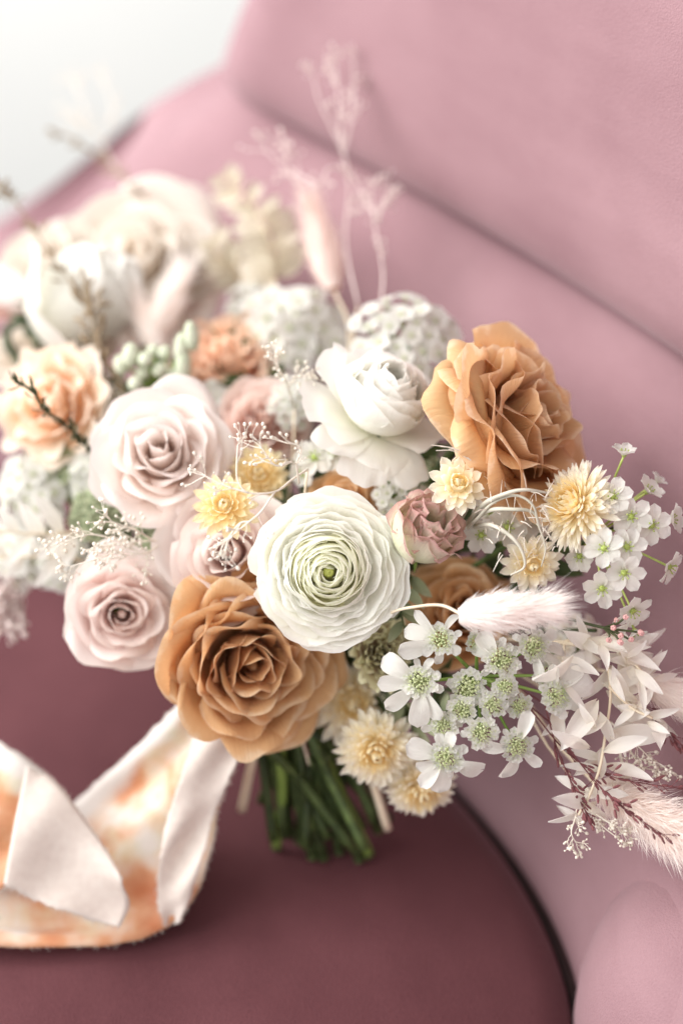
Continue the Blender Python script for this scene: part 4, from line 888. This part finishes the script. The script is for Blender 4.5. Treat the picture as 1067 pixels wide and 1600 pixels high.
# cut stems without a bloom in view
for k in range(9):
    e = ENDS[k]; end = SEAT(e[0], e[1], .0055); q = P(462 + (e[0] - 500) * .35, 1130, .855 + .004 * (k % 3)); up = P(462 + (e[0] - 500) * .2, 1020, .85)
    root = thing('cut_stem', ['green cut stem below the tan rose, leftmost of the thick stems', 'green cut stem second from the left below the tan rose', 'green cut stem in the middle of the bunch below the tan rose', 'green cut stem just right of the middle of the bunch', 'green cut stem with a pale tip, right side of the bunch', 'green cut stem at the right of the bunch beside the pale tip', 'green cut stem under the yellow strawflower', 'short green cut stem behind the leftmost ones', 'short green cut stem behind the middle ones'][k], 'stem', Matrix.Translation(end), 'cut stems')
    pts = curve([up - end, q - end, q.lerp(end, .5) - end + RGT * rs.uniform(-.004, .004), Vector((0, 0, 0))], 7); mb = MB(); tube(mb, pts, .0027 + .0005 * (k % 2), 9); mb.obj('stalk', M['stemlt' if k in (0, 5) else 'stem'], root)
    mb = MB(); q = pts[-1] + (pts[-1] - pts[-2]).normalized() * .0012; tube(mb, [pts[-1] + (pts[-2] - pts[-1]).normalized() * .0008, q], .00275 + .0005 * (k % 2), 9); mb.obj('cut_end', M['stem'], root)
end = SEAT(378, 1266, .03); root = thing('cut_stem', 'pale dry cut stem left of the green stems', 'stem', Matrix.Translation(end), 'cut stems'); mb = MB()
tube(mb, [q - end for q in curve([P(420, 1080, .85), P(398, 1170, .858), end], 7)], .0024, 8); mb.obj('stalk', M['straws'], root)
end = SEAT(606, 1296, .03); root = thing('cut_stem', 'pale pinkish cut stem right of the green stems', 'stem', Matrix.Translation(end), 'cut stems'); mb = MB()
tube(mb, [q - end for q in curve([P(520, 1080, .855), P(575, 1200, .862), end], 7)], .0022, 8); mb.obj('stalk', M['straws'], root)

# ------------------------------------------------------------------ silk ribbon
rib = thing('ribbon', 'orange dyed white silk ribbon trailing from the bouquet across the seat', 'ribbon', Matrix.Translation(BIND))
def strip(left, right, nu=17, wave=.004, seed=1, mat='ribbon', name='tail', freq=2.0, nsub=8):
    """ribbon sheet between two edge lines of world points"""
    l = curve(left, nsub); r = curve(right, nsub); A = np.zeros((len(l), nu, 3)); rnd = random.Random(seed)
    for j in range(len(l)):
        up = (l[max(0, j - 1)] - l[min(len(l) - 1, j + 1)]).cross(r[j] - l[j]).normalized()
        if up.dot(FWD) > 0: up = -up
        for i in range(nu):
            u = i / (nu - 1); p = l[j].lerp(r[j], u) + up * (wave * math.sin(u * math.pi * 2 * freq + j * .12) * math.sin(math.pi * u) + .0013 * math.sin(j * .45 + u * 5 + seed))
            if i in (0, nu - 1): p += (l[j] - r[j]).normalized() * rnd.uniform(-.0006, .0006)
            A[j, i] = p - rib.matrix_world.translation
    mb = MB(); grid(mb, A); o = mb.obj(name, M[mat], rib)
    md = o.modifiers.new('Solidify', 'SOLIDIFY'); md.thickness = .00025
    fr = MB()
    for col in (0, nu - 1):
        for j in range(len(l) - 1):
            for k in range(5):
                p = Vector(A[j, col]).lerp(Vector(A[j + 1, col]), rnd.random()); e = (r[j] - l[j]).normalized() * (1 if col else -1)
                v = (e + Vector((rnd.gauss(0, .6), rnd.gauss(0, .6), rnd.gauss(0, .6)))).normalized() * rnd.uniform(.0006, .0022)
                tube(fr, [p, p + v * .5, p + v + Vector((0, 0, -.0004))], .00009, 3, False)
    fr.obj('frayed_edge', M['silk'], o, kind='stuff')
    return o
strip([P(300, 1075, .845), SEAT(268, 1110, .085), SEAT(190, 1190, .05), SEAT(112, 1258, .026), SEAT(80, 1320, .020), SEAT(20, 1365, .018), SEAT(-90, 1380, .018)],
      [P(400, 1110, .84), SEAT(375, 1175, .075), SEAT(345, 1250, .055), SEAT(332, 1320, .04), SEAT(290, 1425, .018), SEAT(180, 1474, .012), SEAT(-60, 1484, .012)], wave=.0055, name='tail', freq=1.5)
strip([SEAT(-60, 1140, .06), SEAT(0, 1160, .066), SEAT(60, 1200, .06), SEAT(95, 1240, .055)],
      [SEAT(-90, 1370, .03), SEAT(-40, 1390, .034), SEAT(10, 1385, .034), SEAT(22, 1340, .04)], wave=.003, name='loop', seed=2)
strip([SEAT(42, 1195, .072), SEAT(90, 1225, .066), SEAT(140, 1290, .056), SEAT(194, 1372, .044)],
      [SEAT(6, 1382, .044), SEAT(60, 1408, .038), SEAT(120, 1430, .032), SEAT(188, 1450, .026)], wave=.006, name='folded_end', seed=3, mat='silk', freq=.5)
strip([P(312, 1120, .84), SEAT(290, 1195, .080), SEAT(264, 1275, .060), SEAT(250, 1345, .040), SEAT(246, 1410, .024), SEAT(262, 1450, .0145)],
      [P(392, 1135, .838), SEAT(372, 1188, .084), SEAT(340, 1262, .062), SEAT(318, 1335, .044), SEAT(297, 1400, .028), SEAT(283, 1440, .0155)], wave=.003, name='twisted_fold', seed=4, mat='silk', freq=.5)
mb = MB(); pts = []
for a in np.linspace(0, 6.283 * 3, 60): pts.append(Vector((math.cos(a) * .02, math.sin(a) * .02, (a / 18.85 - .5) * .03)))
dr = (SEAT(500, 1330, .01) - BIND).normalized(); m = rotto(-dr)
rows = [[tuple(m @ Vector((math.cos(a) * (.021 + .001 * math.sin(5 * a + h * 300)), math.sin(a) * (.021 + .001 * math.cos(3 * a)), h))) for a in np.linspace(0, 2 * math.pi, 31)] for h in np.linspace(-.022, .022, 10)]
mb = MB(); grid(mb, np.array(rows)); mb.obj('wrap', M['silk'], rib)
